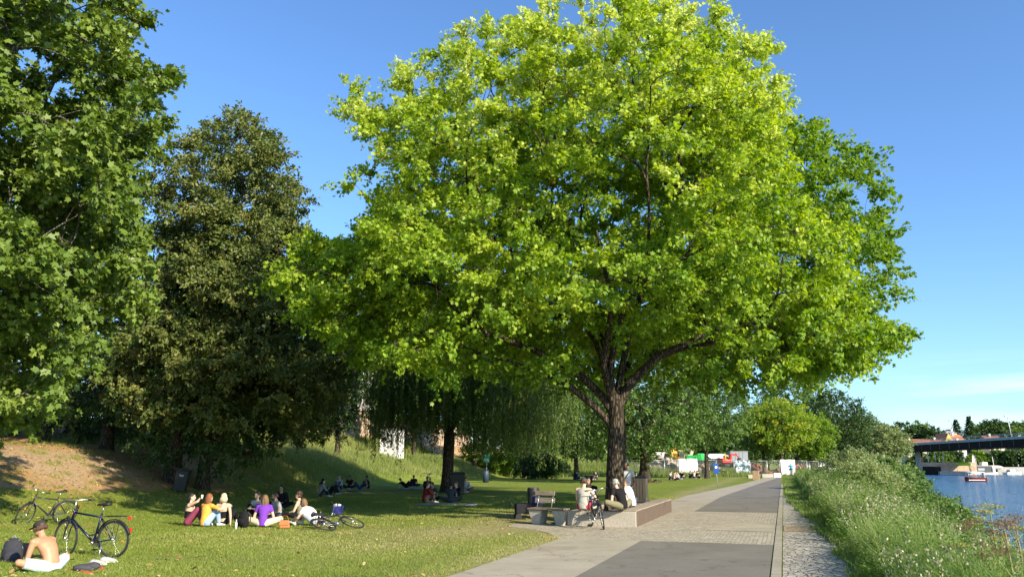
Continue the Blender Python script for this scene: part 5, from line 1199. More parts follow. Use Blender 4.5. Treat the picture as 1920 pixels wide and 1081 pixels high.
def banner(label, i, z0_, z1_, mt, frac=(0.03, .97)):
    a_, c_ = pts[i], pts[i + 1]; d = c_ - a_; p0 = a_ + d * frac[0]; p1 = a_ + d * frac[1]; L_ = (p1 - p0).length; b = MB(); n_ = 14; vs = []; fs = []
    for k_ in range(n_ + 1):
        for j in range(5): vs.append((L_ * k_ / n_, -.07 - .03 * math.sin(k_ * 1.3 + j) , z0_ + (z1_ - z0_) * j / 4 + .02 * math.sin(k_ * .9)))
    for k_ in range(n_):
        for j in range(4): fs.append((k_ * 5 + j, (k_ + 1) * 5 + j, (k_ + 1) * 5 + j + 1, k_ * 5 + j + 1))
    b.add(vs, fs, True); o = b.build('banner', mt); md = o.modifiers.new('solid', 'SOLIDIFY'); md.thickness = .01; o.location = (p0.x, p0.y, gz(p0.x, p0.y)); o.rotation_euler = (0, 0, math.atan2(d.y, d.x)); tag(o, label, 'banner', 'banners on the site fence')
M_BAN = mat('white_banner', (.80, .80, .78), .6, var=.04, scale=1.5); m, nt, out = new_mat('painted_banner'); tc = nd(nt, 'TexCoord'); n = noise(nt, 1.3, 3, .6, tc.outputs['Object']); c = ramp(nt, n.outputs[0], [(.38, (.05, .09, .12)), (.45, (.20, .27, .30)), (.52, (.62, .66, .66)), (.56, (.10, .14, .18)), (.66, (.28, .34, .36))], 'CONSTANT'); principled(nt, out, c.outputs[0], .6); M_BANP = m
m, nt, out = new_mat('printed_banner'); tc = nd(nt, 'TexCoord'); n = noise(nt, 2.2, 2, .5, tc.outputs['Object']); sx_ = nd(nt, 'SeparateXYZ'); nt.links.new(tc.outputs['Object'], sx_.inputs[0]); zl = math_n(nt, 'LESS_THAN', sx_.outputs[2], .75); c = ramp(nt, n.outputs[0], [(.0, (.80, .80, .78)), (.56, (.80, .80, .78)), (.60, (.50, .52, .55))]); c2 = mixc(nt, zl, (.80, .80, .78), c.outputs[0]); principled(nt, out, c2, .6); M_BANW = m
banner('big white banner with faint grey print on the site fence', 3, .1, 2.1, M_BANW); banner('banner painted in grey, white and dark blue shapes', 6, .1, 2.05, M_BANP); banner('white banner behind the blue-shirted cyclist', 9, .15, 2.1, M_BAN); banner('narrow white banner right of the person in red', 12, .1, 1.9, M_BAN, (.1, .55)); banner('white banner left of the dark tree trunk', 13, .2, 2.0, M_BAN, (.05, .8)); banner('white banner with dark marks nearest the bank bushes', 14, .1, 2.0, M_BANW, (.1, .7))
def excavator(label, p_, rz, col, cabcol, sc, group=None, boom=1.0):
    t = thing('excavator', label, 'excavator', p_, rz, group); t.scale = (sc,) * 3; cm = mat('machine_%02d%02d%02d' % tuple(int(99 * c) for c in col), col, .4); dk = mat('machine_dark', (.03, .03, .03), .6)
    for q_ in (-1, 1):
        b = MB(); b.tube([(-1.5, q_ * .95, .4), (1.5, q_ * .95, .4)], .38, 12, flat=1.0); b.box((0, q_ * .95, .4), (3.0, .5, .76), bev=.1); b.build('track', dk, t)
    MB().cyl((0, 0, .9), .6, .3, 20).build('turntable', dk, t)
    b = MB(); b.box((-.35, 0, 1.55), (3.0, 2.3, 1.0), bev=.18); b.box((-1.35, 0, 1.75), (1.1, 2.34, 1.1), bev=.25); b.build('body', cm, t)
    b = MB(); b.box((.65, .62, 2.35), (1.3, .95, 1.5), taper=.88, bev=.08); cb_ = b.build('cab', mat('cab_%02d' % int(99 * cabcol[0]), cabcol, .5), t); b = MB(); b.box((1.20, .62, 2.45), (.2, .7, .95), bev=.02); b.box((.65, .62, 2.5), (.85, .93, .75), bev=.02); b.build('window', mat('window_dark', (.02, .025, .03), .1, 0, .6), cb_)
    b = MB(); b.tube([(.9, -.3, 1.7), (1.9, -.3, 4.2 * boom + .3), (3.6, -.3, 4.7 * boom)], [.28, .30, .2], 6); b.build('boom', cm, t)
    b = MB(); b.tube([(3.5, -.3, 4.8 * boom), (4.3, -.3, 2.4)], [.2, .14], 6); b.build('arm', cm, t); b = MB(); b.prism([(0, 0), (.9, .1), (.8, .8), (.1, .6)], .9, 0, rot=(R(90), 0, 0), off=(3.9, .15, 1.6)); b.build('bucket', dk, t)
    b = MB(); b.tube([(1.1, -.3, 1.5), (1.8, -.3, 3.2 * boom)], .08, 8); b.build('hydraulic_ram', M_STEEL, t); return t
p_ = AT(1299, 871, 111); excavator('large green excavator with a raised boom behind the site fence', (p_.x, p_.y, p_.z - .3), R(160), (.04, .46, .10), (.62, .58, .38), .80, boom=1.15)
p_ = AT(1361, 872, 109); excavator('small red excavator with a yellow cab on the building site', (p_.x, p_.y, p_.z - .2), R(25), (.62, .03, .02), (.80, .45, .04), .50, boom=.7)
def heap(name, label, u_, v_, Y, w_, h_, d_, mt, cat, seed, jag=.2):
    p_ = AT(u_, v_, Y); rr = random.Random(seed); b = MB(); n_ = 22; vs = []; fs = []
    for i in range(n_ + 1):
        for j in range(n_ + 1):
            x_ = -1 + 2 * i / n_; y_ = -1 + 2 * j / n_; r_ = math.hypot(x_, y_); e = max(0, 1 - r_ ** 1.6); vs.append((x_ * w_ / 2, y_ * d_ / 2, h_ * e * (1 + jag * rr.uniform(-1, 1)) - .3))
    for i in range(n_):
        for j in range(n_): a_ = i * (n_ + 1) + j; fs.append((a_, a_ + n_ + 1, a_ + n_ + 2, a_ + 1))
    b.add(vs, fs); 
    for _ in range(26):
        x_ = rr.uniform(-.4, .4) * w_; y_ = rr.uniform(-.45, .0) * d_; zz = h_ * max(0, 1 - math.hypot(x_ / w_ * 2, y_ / d_ * 2) ** 1.6) - .2; b.box((x_, y_, zz), (rr.uniform(.3, 1.1), rr.uniform(.2, .5), rr.uniform(.15, .5)), (rr.uniform(-.6, .6), rr.uniform(-.6, .6), rr.uniform(0, 3)))
    o = b.build(name, mt); o.location = (p_.x, p_.y, gz(p_.x, p_.y)); tag(o, label, cat, kind='stuff')
M_RUBBLE = surf_mat('rubble', (.20, .165, .13), (.42, .36, .29), 3, bump=.6); M_SAND = surf_mat('sand', (.33, .26, .17), (.50, .42, .30), 6, bump=.5); M_REDD = surf_mat('brick_rubble', (.10, .045, .03), (.28, .13, .08), 4, bump=.6)
heap('rubble', 'heap of broken slabs and planks left of the green excavator', 1236, 870, 116, 8, 1.5, 6, M_RUBBLE, 'rubble', 1, .35); heap('sand', 'sandy heap between the two excavators', 1333, 870, 119, 7, 1.2, 5, M_SAND, 'sand', 2, .12); heap('rubble', 'grey rubble heap in front of the red excavator', 1318, 873, 112, 6, 1.1, 4, M_RUBBLE, 'rubble', 3, .3)
heap('rubble', 'red-brown brick rubble right of the red excavator', 1408, 868, 128, 7, 1.6, 6, M_REDD, 'rubble', 4, .3); heap('rubble', 'brick rubble heap behind the cyclists', 1485, 866, 130, 8, 1.6, 6, M_REDD, 'rubble', 5, .35)
def cbox(name, label, cat, u0, u1, v0, v1, Y, mt, depth=2.4, rz=0, parts=True):
    a_ = AT(u0, v1, Y); c_ = AT(u1, v0, Y); w_ = c_.x - a_.x; h_ = c_.z - a_.z; z0 = min(a_.z, 1.4) ; h_ = c_.z - z0
    t = thing(name, label, cat, ((a_.x + c_.x) / 2, Y + depth / 2, z0), rz, None); MB().box((0, 0, h_ / 2), (w_, depth, h_), bev=.04).build('body', mt, t)
    b = MB()
    for i in range(int(w_ / .6)): b.box((-w_ / 2 + .3 + .6 * i, -depth / 2 - .02, h_ / 2), (.12, .05, h_ * .9))
    b.build('ribs', mt, t); MB().box((0, 0, h_ + .04), (w_ + .1, depth + .1, .08)).build('roof', mt, t); return t
cbox('container', 'long white site container behind the two excavators', 'container', 1316, 1361, 851, 862, 134, M_WHITE); cbox('container', 'grey-blue container right of the red excavator', 'container', 1370, 1402, 846, 859, 136, mat('container_grey', (.25, .27, .31), .5)); cbox('container', 'small white container left of the yellow heap', 'container', 1228, 1251, 848, 858, 132, M_WHITE)
p_ = AT(1272, 858, 128); t = thing('mixer_truck', 'yellow-orange site dumper left of the green excavator', 'dumper', (p_.x, p_.y, gz(p_.x, p_.y)), R(10)); ym = mat('machine_yellow', (.75, .38, .04), .45)
MB().box((0, 0, 1.0), (3.2, 1.8, .7), bev=.1).build('body', ym, t); MB().box((-.9, 0, 2.0), (1.1, 1.5, 1.5), taper=.85, bev=.08).build('cab', ym, t); MB().prism([(0, 0), (2.0, 0), (2.5, 1.2), (-.2, 1.0)], 1.8, 0, rot=(R(90), 0, 0), off=(-.1, .9, 1.3)).build('skip', mat('skip_tan', (.55, .42, .24), .6), t)
for x_ in (-1.1, 1.1):
    for y_ in (-.95, .95): MB().cyl((x_, y_, .45), .45, .35, 18, 'y').build('wheel', M_RUBBER, t)
# ------------------------------------------------------------------ bridge, quay, far side
M_STEELD = mat('bridge_steel', (.026, .021, .016), .9, .0, .05, .2, .3); M_CONCP = surf_mat('pier_concrete', (.30, .30, .28), (.45, .44, .41), 2)
pA = AT(1660, 836, 298); pB = AT(1920, 820.5, 232); pC = pB + (pB - pA) * .6; pA2 = pA - (pB - pA) * .45
d = (pC - pA2); L_ = Vector((d.x, d.y, 0)).length; slope = math.atan2(d.z, L_); t = thing('bridge', 'long dark steel girder bridge crossing the river on the right', 'bridge', tuple(pA2), math.atan2(d.y, d.x)); t.rotation_euler = (0, -slope, math.atan2(d.y, d.x))
b = MB(); b.box((L_ / 2, 0, -.25), (L_, 11, .5)); b.build('deck', M_CONCP, t)
b = MB(); b.box((L_ / 2, -5.1, -1.5), (L_, .5, 2.0)); b.box((L_ / 2, 4.2, -1.5), (L_, .5, 2.0)); b.box((L_ / 2, -.45, -2.2), (L_, 8.7, .3)); b.build('girder', M_STEELD, t)
b = MB(); k_ = 0
while k_ * 4.5 < L_: b.box((k_ * 4.5, -5.42, -1.45), (.18, .12, 1.8)); k_ += 1
b.build('stiffeners', mat('stiffener', (.06, .07, .07), .6), t)
b = MB(); b.box((L_ / 2, -5.55, .12), (L_, .12, .28)); b.tube([(0, -5.5, .75), (L_, -5.5, .75)], .07, 6); b.tube([(0, -5.5, 1.1), (L_, -5.5, 1.1)], .07, 6); k_ = 0
while k_ * 3 < L_: b.tube([(k_ * 3, -5.5, .2), (k_ * 3, -5.5, 1.1)], .05, 5); k_ += 1
b.build('railing', mat('railing_grey', (.30, .31, .30), .5, .4), t)
pp = AT(1722, 862, 278); b = MB(); b.tube([(0, 0, -4), (0, 0, 7)], [1.0, .8], 16); o = b.build('pier', M_CONCP, t); o.matrix_parent_inverse = t.matrix_basis.inverted(); o.location = (pp.x, pp.y, 0)
b = MB(); b.tube([(0, 0, -4), (0, 0, 7)], [.9, .8], 16); o = b.build('pier', M_STEELD, t); o.matrix_parent_inverse = t.matrix_basis.inverted(); o.location = (pp.x + 3.2, pp.y + 5, 0)
def lamp(label, u_, vb, vt, Y, lean):
    p_ = AT(u_, vb, Y); q_ = AT(u_, vt, Y); h_ = q_.z - p_.z; t = thing('street_lamp', label, 'street lamp', tuple(p_), 0, 'street lamps on the bridge'); MB().tube([(0, 0, -.6), (lean * h_, 0, h_)], [.14, .08], 8).build('pole', mat('pole_pale', (.5, .5, .48), .4, .4), t); MB().tube([(lean * h_, 0, h_), (lean * h_ - .9, .2, h_ + .15)], [.09, .12], 8).build('lamp_head', mat('pole_pale', (.5, .5, .48), .4, .4), t)
lamp('tall pale street lamp on the bridge at the right', 1898, 822, 780, 236, -.10); lamp('thin street lamp on the bridge above the yellow gable', 1789, 829, 790, 262, -.02)
# quay
M_QUAY = surf_mat('quay_masonry', (.42, .26, .17), (.60, .42, .30), 1.2, bump=.5)
def qb(name, label, cat, u0, u1, vt, Y, z0, mt, depth=5, kind=None):
    a_ = AT(u0, vt, Y); c_ = AT(u1, vt, Y); b = MB(); b.box((0, 0, (a_.z - z0) / 2), (c_.x - a_.x, depth, a_.z - z0), bev=.06); o = b.build(name, mt); o.location = ((a_.x + c_.x) / 2, Y + depth / 2, z0); tag(o, label, cat, kind=kind); return o
qb('quay_wall', 'pink stone quay wall under the bridge', 'quay wall', 1736, 1830, 866, 258, -2.6, M_QUAY); qb('quay_wall', 'low stone landing at the water below the quay wall', 'quay', 1762, 1822, 883, 249, -2.6, M_CONCP, 7); qb('quay_wall', 'dark boat slip opening beside the bridge pier', 'slipway', 1748, 1764, 874, 250, -2.6, M_STEELD, 6); qb('quay_wall', 'long pale quay edge at the right under the green trees', 'quay wall', 1870, 2060, 875, 262, -2.6, M_CONCP, 5)
p_ = AT(1807, 876, 254); t = thing('parasol_awning', 'lime green awning on the quay left of the moored ship', 'awning', (p_.x, p_.y, p_.z)); lm_ = mat('lime_canvas', (.38, .52, .02), .7); b = MB(); loft(b, [((0, 0, .6), (2.5, 0, 0), (0, 1.5, 0)), ((0, 0, 1.3), (2.3, 0, 0), (0, 1.3, 0)), ((0, 0, 1.75), (1.0, 0, 0), (0, .6, 0))], 16); b.build('canopy', lm_, t)
b = MB()
for x_ in (-2.1, 2.1): b.tube([(x_, 0, -1.5), (x_, 0, .9)], .07, 6)
b.build('poles', M_FEN, t)
# roofs over the bridge line
def roof_house(label, u0, u1, vr, ve, Y, wallc, roofc, gable=False, base=-1):
    a_ = AT(u0, ve, Y); c_ = AT(u1, ve, Y); zr = AT(u0, vr, Y).z; w_ = c_.x - a_.x; z0 = 1.0; t = thing('house', label, 'house', ((a_.x + c_.x) / 2, Y, z0), 0, 'red-roofed houses behind the bridge'); ht = a_.z - z0; dp = 9
    MB().box((0, 0, ht / 2), (w_ * .96, dp, ht), bev=.03).build('wall', mat('render_%02d%02d' % (int(99 * wallc[0]), int(99 * wallc[2])), wallc, .8), t); rm = mat('roof_%02d%02d' % (int(99 * roofc[0]), int(99 * roofc[1])), roofc, .85, var=.22, scale=1.2)
    b = MB(); hr = zr - a_.z
    if gable: b.prism([(-w_ / 2, 0), (w_ / 2, 0), (0, hr)], .4, 0, rot=(R(90), 0, 0), off=(0, -dp / 2 - .03, ht)); b.build('gable', mat('render_%02d%02d' % (int(99 * wallc[0]), int(99 * wallc[2])), wallc, .8), t); b = MB(); b.prism([(-w_ / 2 - .3, 0), (w_ / 2 + .3, 0), (0, hr + .3)], dp + .2, 0, rot=(R(90), 0, 0), off=(0, dp / 2 + .3, ht + .004)); b.build('roof', rm, t)
    else: b.prism([(-dp / 2 - .4, 0), (dp / 2 + .4, 0), (0, hr)], w_, 0, rot=(R(90), 0, R(90)), off=(-w_ / 2, 0, ht)); b.build('roof', rm, t)
    for k_ in range(max(1, int(w_ / 9))): MB().box((-w_ / 2 + 3 + 7 * k_, -.5, ht + hr), (.8, .8, 1.4)).build('chimney', mat('chimney_white', (.6, .56, .5), .8), t)
    n_ = max(1, int(w_ / 4))
    for k_ in range(n_): MB().box((-w_ / 2 + w_ * (k_ + .5) / n_, -dp / 2 - .03, ht * .7), (1.1, .1, 1.4)).build('window', mat('pane_glass', (.05, .07, .09), .08, 0, .6), t)
roof_house('long low house with a dull red tiled roof, leftmost above the bridge', 1690, 1742, 822.5, 835, 330, (.5, .42, .33), (.30, .12, .07)); roof_house('darker red long roof between the first house and the yellow gable', 1738, 1764, 823, 832, 335, (.5, .42, .33), (.22, .08, .05)); roof_house('house with a bright yellow gable', 1762, 1774, 813, 824, 345, (.62, .48, .14), (.42, .16, .07), True); roof_house('house with a bright orange roof right of the yellow gable', 1773, 1800, 814, 827, 350, (.62, .60, .55), (.52, .19, .08)); roof_house('grey-walled house below the orange roof', 1780, 1797, 824, 833, 325, (.5, .5, .5), (.34, .14, .09)); roof_house('dark red hipped roof half hidden behind trees at the right', 1842, 1872, 816, 830, 345, (.5, .45, .38), (.20, .09, .06)); roof_house('tiny pale house high among the hill trees', 1772, 1785, 807, 812, 400, (.55, .55, .5), (.3, .3, .3))
# ------------------------------------------------------------------ boats
def hull(mb, L_, w_, h_, z0=0.0, bow=.55):
    rg = []
    for k_ in range(13):
        f = k_ / 12; x_ = -L_ / 2 + L_ * f; ww = w_ / 2 * (1 - max(0, (f - bow) / (1 - bow)) ** 2 * .96); 
        rg.append((x_, ww, z0 + h_ * (1 + .25 * f ** 3)))
    vs = []; fs = []
    for x_, ww, zt in rg: vs += [(x_, -ww, zt), (x_, -ww * .82, z0 + .02), (x_, 0, z0 - .25), (x_, ww * .82, z0 + .02), (x_, ww, zt)]
    for i in range(12):
        for k_ in range(4): fs.append((i * 5 + k_, i * 5 + k_ + 1, (i + 1) * 5 + k_ + 1, (i + 1) * 5 + k_))
        fs.append((i * 5, (i + 1) * 5, (i + 1) * 5 + 4, i * 5 + 4))
    fs.append((0, 4, 3, 2, 1)); mb.add(vs, fs); return mb
p_ = G(1829, 902, -2); t = thing('motor_boat', 'small dark red boat with a white canopy roof on the open water', 'boat', (p_.x, p_.y, -2.0), R(172)); t.scale = (.85, .85, .9)
hull(MB(), 4.6, 1.9, .85).build('hull', mat('hull_maroon', (.16, .025, .02), .4), t); b = MB(); b.box((0, -.96, .34), (3.6, .05, .16)); b.box((0, .96, .34), (3.6, .05, .16)); b.build('rubbing_strake', M_WHITE, t)
b = MB(); loft(b, [((0, 0, 2.0), (2.3, 0, 0), (0, 1.05, 0)), ((0, 0, 2.12), (2.1, 0, 0), (0, .95, 0)), ((0, 0, 2.16), (1.0, 0, 0), (0, .5, 0))], 14); b.build('canopy', M_WHITE, t); b = MB()
for x_ in (-1.7, 0, 1.7):
    for y_ in (-.8, .8): b.tube([(x_, y_, .7), (x_, y_, 2.05)], .035, 6)
b.build('posts', M_STEEL, t); MB().box((-1.9, 0, 1.4), (.08, 1.5, 1.2)).build('side_screen', M_WHITE, t); MB().box((0, 0, .75), (2.6, .5, .3), bev=.04).build('seat', mat('seat_red', (.25, .05, .03), .6), t)
p_ = G(1851, 889, -2); t = thing('restaurant_ship', 'moored dark houseboat with white upper deck and a white sail-shaped screen', 'ship', (p_.x, p_.y + 3, -2.0), R(4)); t.scale = (.84, .84, .84); L_ = 13
hull(MB(), L_, 4.4, .7).build('hull', M_WHITE, t); MB().box((-1.5, 0, 1.9), (8.6, 3.8, 2.4), bev=.08).build('cabin', mat('cabin_slate', (.04, .05, .06), .5), t); MB().box((-1.2, -1.93, 1.9), (2.6, .05, .8), bev=.02).build('name_board', mat('board_grey', (.35, .37, .38), .5), t); MB().box((3.9, 0, 1.9), (1.0, 3.6, 2.3), bev=.06).build('entrance', M_WHITE, t)
MB().box((-1.2, 0, 3.2), (9.4, 4.2, .18), bev=.04).build('roof', mat('roof_pale', (.55, .55, .5), .6), t); MB().box((1.1, 0, 3.9), (2.2, 2.2, 1.3), bev=.1).build('wheelhouse', M_WHITE, t)
b = MB(); b.prism([(0, 0), (1.5, 0), (1.2, 2.2), (.75, 4.2), (.2, 2.0)], .15, 0, rot=(R(90), 0, 0), off=(-3.4, 0, 3.3)); b.build('screen', M_WHITE, t); MB().tube([(5.4, 0, .6), (5.0, 0, 6.6)], .1, 8).build('mast', M_WHITE, t); MB().tube([(-1.4, 0, 3.3), (-2.0, 0, 6.8)], .08, 8).build('mast', M_WHITE, t)
b = MB(); b.ell((5.2, 0, 2.6), (3.4, 2.0, .8), 16, 8); b.build('awning', mat('awning_cream', (.6, .56, .44), .8), t); b = MB()
for x_ in (4.0, 5.5, 7.0): b.tube([(x_, -1.6, .5), (x_, -1.6, 2.6)], .05, 6)
b.build('awning_poles', M_FEN, t)
def small_boat(label, u_, v_, L_, rz, tall=0):
    p_ = G(u_, v_, -2); t = thing('motor_boat', label, 'boat', (p_.x, p_.y, -2.0), rz, 'white motor boats moored at the right'); hull(MB(), L_, L_ * .36, .75).build('hull', M_WHITE, t); MB().box((-.1 * L_, 0, 1.1), (L_ * .42, L_ * .26, .8), taper=.8, bev=.12).build('cabin', M_WHITE, t); MB().box((-.1 * L_, 0, 1.15), (L_ * .43, L_ * .27, .28), taper=.92, bev=.05).build('window', mat('pane_glass', (.05, .07, .09), .08, 0, .6), t)
small_boat('white motor boat moored right of the houseboat', 1900, 889, 6.0, R(12)); small_boat('second white motor boat at the right edge behind the first', 1917, 886, 6.0, R(5)); small_boat('white boat moored farther right beyond the edge pile', 1880, 886, 5.0, R(-8))
for k_, (u_, vt) in enumerate([(1889, 861), (1895, 863), (1904, 862), (1911, 860), (1917, 863)]):
    p_ = G(u_, 884, -2); zt = AT(u_, vt, p_.y).z; o = MB().tube([(0, 0, -1), (0, 0, zt + 2)], .18, 10).build('mooring_post', M_WHITE); o.location = (p_.x, p_.y, -2); tag(o, 'pale mooring post standing in the water beside the moored white boats', 'mooring post', 'mooring posts')
for k_, (u_, vt) in enumerate([(1741, 850), (1755, 848), (1770, 850), (1808, 852)]):
    p_ = AT(u_, 868, 259); zt = AT(u_, vt, 259).z; o = MB().tube([(0, 0, -.5), (0, 0, zt - p_.z)], .12, 8).build('mast', mat('pole_pale', (.5, .5, .48), .4, .4)); o.location = tuple(p_); tag(o, 'thin pale mast standing on the quay below the bridge deck', 'mast', 'masts on the quay')
# ------------------------------------------------------------------ who sits where
def gp(u, v, z=0.0):
    p = G(u, v, z); return p
def up(u, v, Y=None): 
    "on the real terrain"
    if Y is None:
        p = G(u, v, 0)
        for _ in range(12):
            zz = gz(p.x, p.y); p = G(u, v, min(zz, 1.6))
        return Vector((p.x, p.y, gz(p.x, p.y)))
    p = AT(u, v, Y); return Vector((p.x, p.y, gz(p.x, p.y)))
def phone(t, I):
    b = MB(); w_ = (I['wr'][0] + I['wr'][1]) / 2 + Vector((0, .08, .02)); b.box(w_, (.075, .012, .15), (-.5, 0, 0), bev=.004); b.build('phone', M_BLACK, t)
LG = 'friends sitting in a ring on the sunny grass'
# shirtless man
p_ = gp(94, 1076)
person('shirtless tanned man in a dark cap, bent over in front of the navy bicycle', (p_.x, p_.y, 0), 74, 'cross', 'tan', 'brown', 'short', top=None, bottom=(.50, .60, .60), legs='shorts', cap=(.035, .033, .03), shoes=None, detail=2, lean=.52, nod=.15, turn=10, over=dict(wr=((.10, .42, .26), (-.06, .44, .24))))
tw = gp(118, 1076); b = MB(); vs = []; fs = []; n_ = 16; rr = random.Random(2)
for i in range(n_ + 1):
    for j in range(n_ + 1): vs.append(((i / n_ - .5) * 1.15, (j / n_ - .5) * .75, .03 + .018 * math.sin(i * .9 + j * .4) + .012 * math.sin(j * 1.3) + rr.uniform(0, .006)))
for i in range(n_):
    for j in range(n_): a_ = i * (n_ + 1) + j; fs.append((a_, a_ + n_ + 1, a_ + n_ + 2, a_ + 1))
b.add(vs, fs, True); o = b.build('towel', mat('towel_red', (.50, .03, .05), .9)); o.modifiers.new('s', 'SOLIDIFY').thickness = .012; o.location = (tw.x - .05, tw.y - .02, 0); o.rotation_euler = (0, 0, .25); tag(o, 'red towel spread under the shirtless man', 'towel')
b = MB(); b.ell((0, 0, .06), (.20, .12, .06), 14, 8, (0, 0, .2), .12); b.ell((.12, .03, .08), (.10, .09, .06), 10, 6, None, .15); o = b.build('folded_clothes', cloth((.06, .06, .07))); o.location = (tw.x + .28, tw.y + .12, .03); tag(o, 'dark crumpled shirt lying on the red towel', 'clothes')
def backpack(label, p_, rz, col, sc=1.0, trim=(.25, .25, .27)):
    t = thing('backpack', label, 'backpack', p_, rz); t.scale = (sc,) * 3; c = cloth(col); b = MB(); loft(b, [((0, 0, 0), (.15, 0, 0), (0, .10, 0)), ((0, 0, .04), (.17, 0, 0), (0, .12, 0)), ((0, .0, .28), (.165, 0, 0), (0, .11, 0)), ((0, .01, .40), (.13, 0, 0), (0, .09, 0)), ((0, .02, .46), (.06, 0, 0), (0, .05, 0))], 16); b.build('body', c, t)
    b = MB(); loft(b, [((0, -.11, .05), (.11, 0, 0), (0, .04, 0)), ((0, -.115, .18), (.12, 0, 0), (0, .05, 0)), ((0, -.10, .25), (.09, 0, 0), (0, .03, 0))], 12); b.build('pocket', c, t)
    b = MB()
    for q_ in (-.08, .08): b.tube([(q_, .08, .42), (q_ * 1.5, .16, .30), (q_ * 1.6, .14, .12), (q_ * 1.3, .10, .03)], .016, 6)
    b.tube([(-.04, .03, .44), (0, .03, .51), (.04, .03, .44)], .010, 6); b.build('strap', cloth(trim), t)
    b = MB(); b.tube([(-.15, -.02, .08), (-.15, -.03, .3), (-.08, -.02, .43), (.08, -.02, .43), (.15, -.03, .3), (.15, -.02, .08)], .007, 5); b.build('piping', cloth(trim), t); return t
p_ = gp(20, 1060); backpack('dark grey backpack with light piping left of the shirtless man', (p_.x, p_.y, 0), R(25), (.035, .036, .045), 1.0)
p_ = gp(44, 1052); b = MB(); b.box((0, 0, .17), (.26, .16, .30), (.1, .1, .3), taper=.85, bev=.04); o = b.build('pouch', cloth((.008, .008, .012))); o.location = (p_.x, p_.y, 0); tag(o, 'small black bag between the grey backpack and the shirtless man', 'bag')
def shoe_obj(label, p_, rz, col, group=None):
    b = MB(); loft(b, [((0, -.13, .045), (.032, 0, 0), (0, 0, .035)), ((0, -.08, .055), (.04, 0, 0), (0, 0, .05)), ((0, 0, .05), (.044, 0, 0), (0, 0, .045)), ((0, .08, .035), (.048, 0, 0), (0, 0, .033)), ((0, .145, .025), (.03, 0, 0), (0, 0, .018))], 12); t = thing('shoe', label, 'shoe', p_, rz, group); b.build('upper', cloth(col), t); b = MB(); loft(b, [((0, -.14, .012), (.032, 0, 0), (0, 0, .014)), ((0, -.02, .010), (.046, 0, 0), (0, 0, .014)), ((0, .09, .010), (.052, 0, 0), (0, 0, .014)), ((0, .155, .012), (.03, 0, 0), (0, 0, .012))], 12); b.build('sole', cloth((.7, .7, .68)), t)
p_ = gp(182, 1061); shoe_obj('grey canvas shoe lying on the grass, nearer one under the navy bicycle', (p_.x, p_.y, .02), R(-75), (.33, .33, .33), 'pair of grey shoes'); p_ = gp(202, 1056); shoe_obj('grey canvas shoe lying on the grass, farther right one under the navy bicycle', (p_.x, p_.y, .02), R(-60), (.36, .36, .36), 'pair of grey shoes')
p_ = gp(22, 1075.5); b = MB(); b.ell((0, 0, .03), (.10, .05, .03), 10, 6, None, .25); o = b.build('crumpled_paper', M_WHITE); o.location = (p_.x, p_.y, 0); tag(o, 'crumpled white paper in front of the grey backpack', 'paper')
# the ring of friends
def sit(u, v, *a, **k):
    p = up(u, v); k.setdefault('group', LG); return person(a[0], (p.x, p.y, p.z), *a[1:], **k)
def cup(t, I):
    MB().tube([I['wr'][0] + Vector((.0, .06, .0)), I['wr'][0] + Vector((.0, .06, .11))], [.026, .033], 10).build('cup', M_WHITE, t)
sit(352, 985, 'woman in a black strapless top and pink patterned trousers drinking, leftmost of the ring', -80, 'drink', 'fair', 'black', 'bob', (.012, .012, .014), (.22, .045, .09), shirt='band', sleeve='none', shoes=(.5, .4, .4), female=True, extra=cup)
sit(383, 987, 'woman with long red hair, a mustard yellow shirt and light blue jeans', -28, 'knees', 'fair', 'red', 'long', (.72, .36, .07), (.28, .40, .58), sleeve='half', female=True, lean=.15, over=dict(wr=((.48, .35, .55), (-.06, .42, .38))))
sit(418, 984, 'woman with short platinum hair and a bare back, propped on both arms', -6, 'back', 'fair', 'blond', 'bob', (.012, .012, .012), (.012, .012, .014), shirt='band', sleeve='none', female=True, over=dict(wr=((.36, -.28, .05), (-.26, -.30, .05))))
sit(484, 974, 'woman in a light grey T-shirt facing the camera, half hidden behind the purple shirt', 160, 'knees', 'fair', 'brown', 'long', (.40, .40, .40), (.012, .012, .014), female=True)
sit(492, 988, 'person with long brown hair in a purple T-shirt and beige shorts seen from behind', 6, 'cross', 'fair', 'light', 'long', (.16, .045, .38), (.62, .52, .36), legs='half', shoes=(.7, .7, .68), female=True)
def shades(t, I):
    b = MB(); hp = I['hp']
    for q_ in (1, -1): b.box(hp(.03 * q_, .088, .014), (.05, .012, .032), I['he'], bev=.006)
    b.tube([hp(-.075, .0, .018), hp(-.06, .088, .018), hp(.06, .088, .018), hp(.075, .0, .018)], .004, 5); b.build('sunglasses', M_BLACK, t)
sit(521, 976, 'bearded man with sunglasses in a grey T-shirt looking down to the left', 128, 'cross', 'mid', 'brown', 'short', (.30, .31, .33), (.10, .10, .12), extra=shades, beard=True, nod=.1)
sit(528, 953, 'man in black clothes in the shade behind the ring, facing the camera', 175, 'cross', 'mid', 'black', 'short', (.012, .012, .014), (.012, .012, .014), sleeve='long', extra=cup)
sit(562, 976, 'woman with curly brown hair in an olive tank top seen in profile', 88, 'straight', 'fair', 'brown', 'curly', (.22, .20, .13), (.02, .018, .02), sleeve='none', female=True)
sit(590, 984, 'woman in a white shirt leaning far forward with bare legs, rightmost of the ring', 74, 'lean', 'fair', 'light', 'bob', (.78, .76, .74), (.35, .38, .45), legs='shorts', sleeve='short', shoes=(.72, .70, .66), female=True, lean=.72)
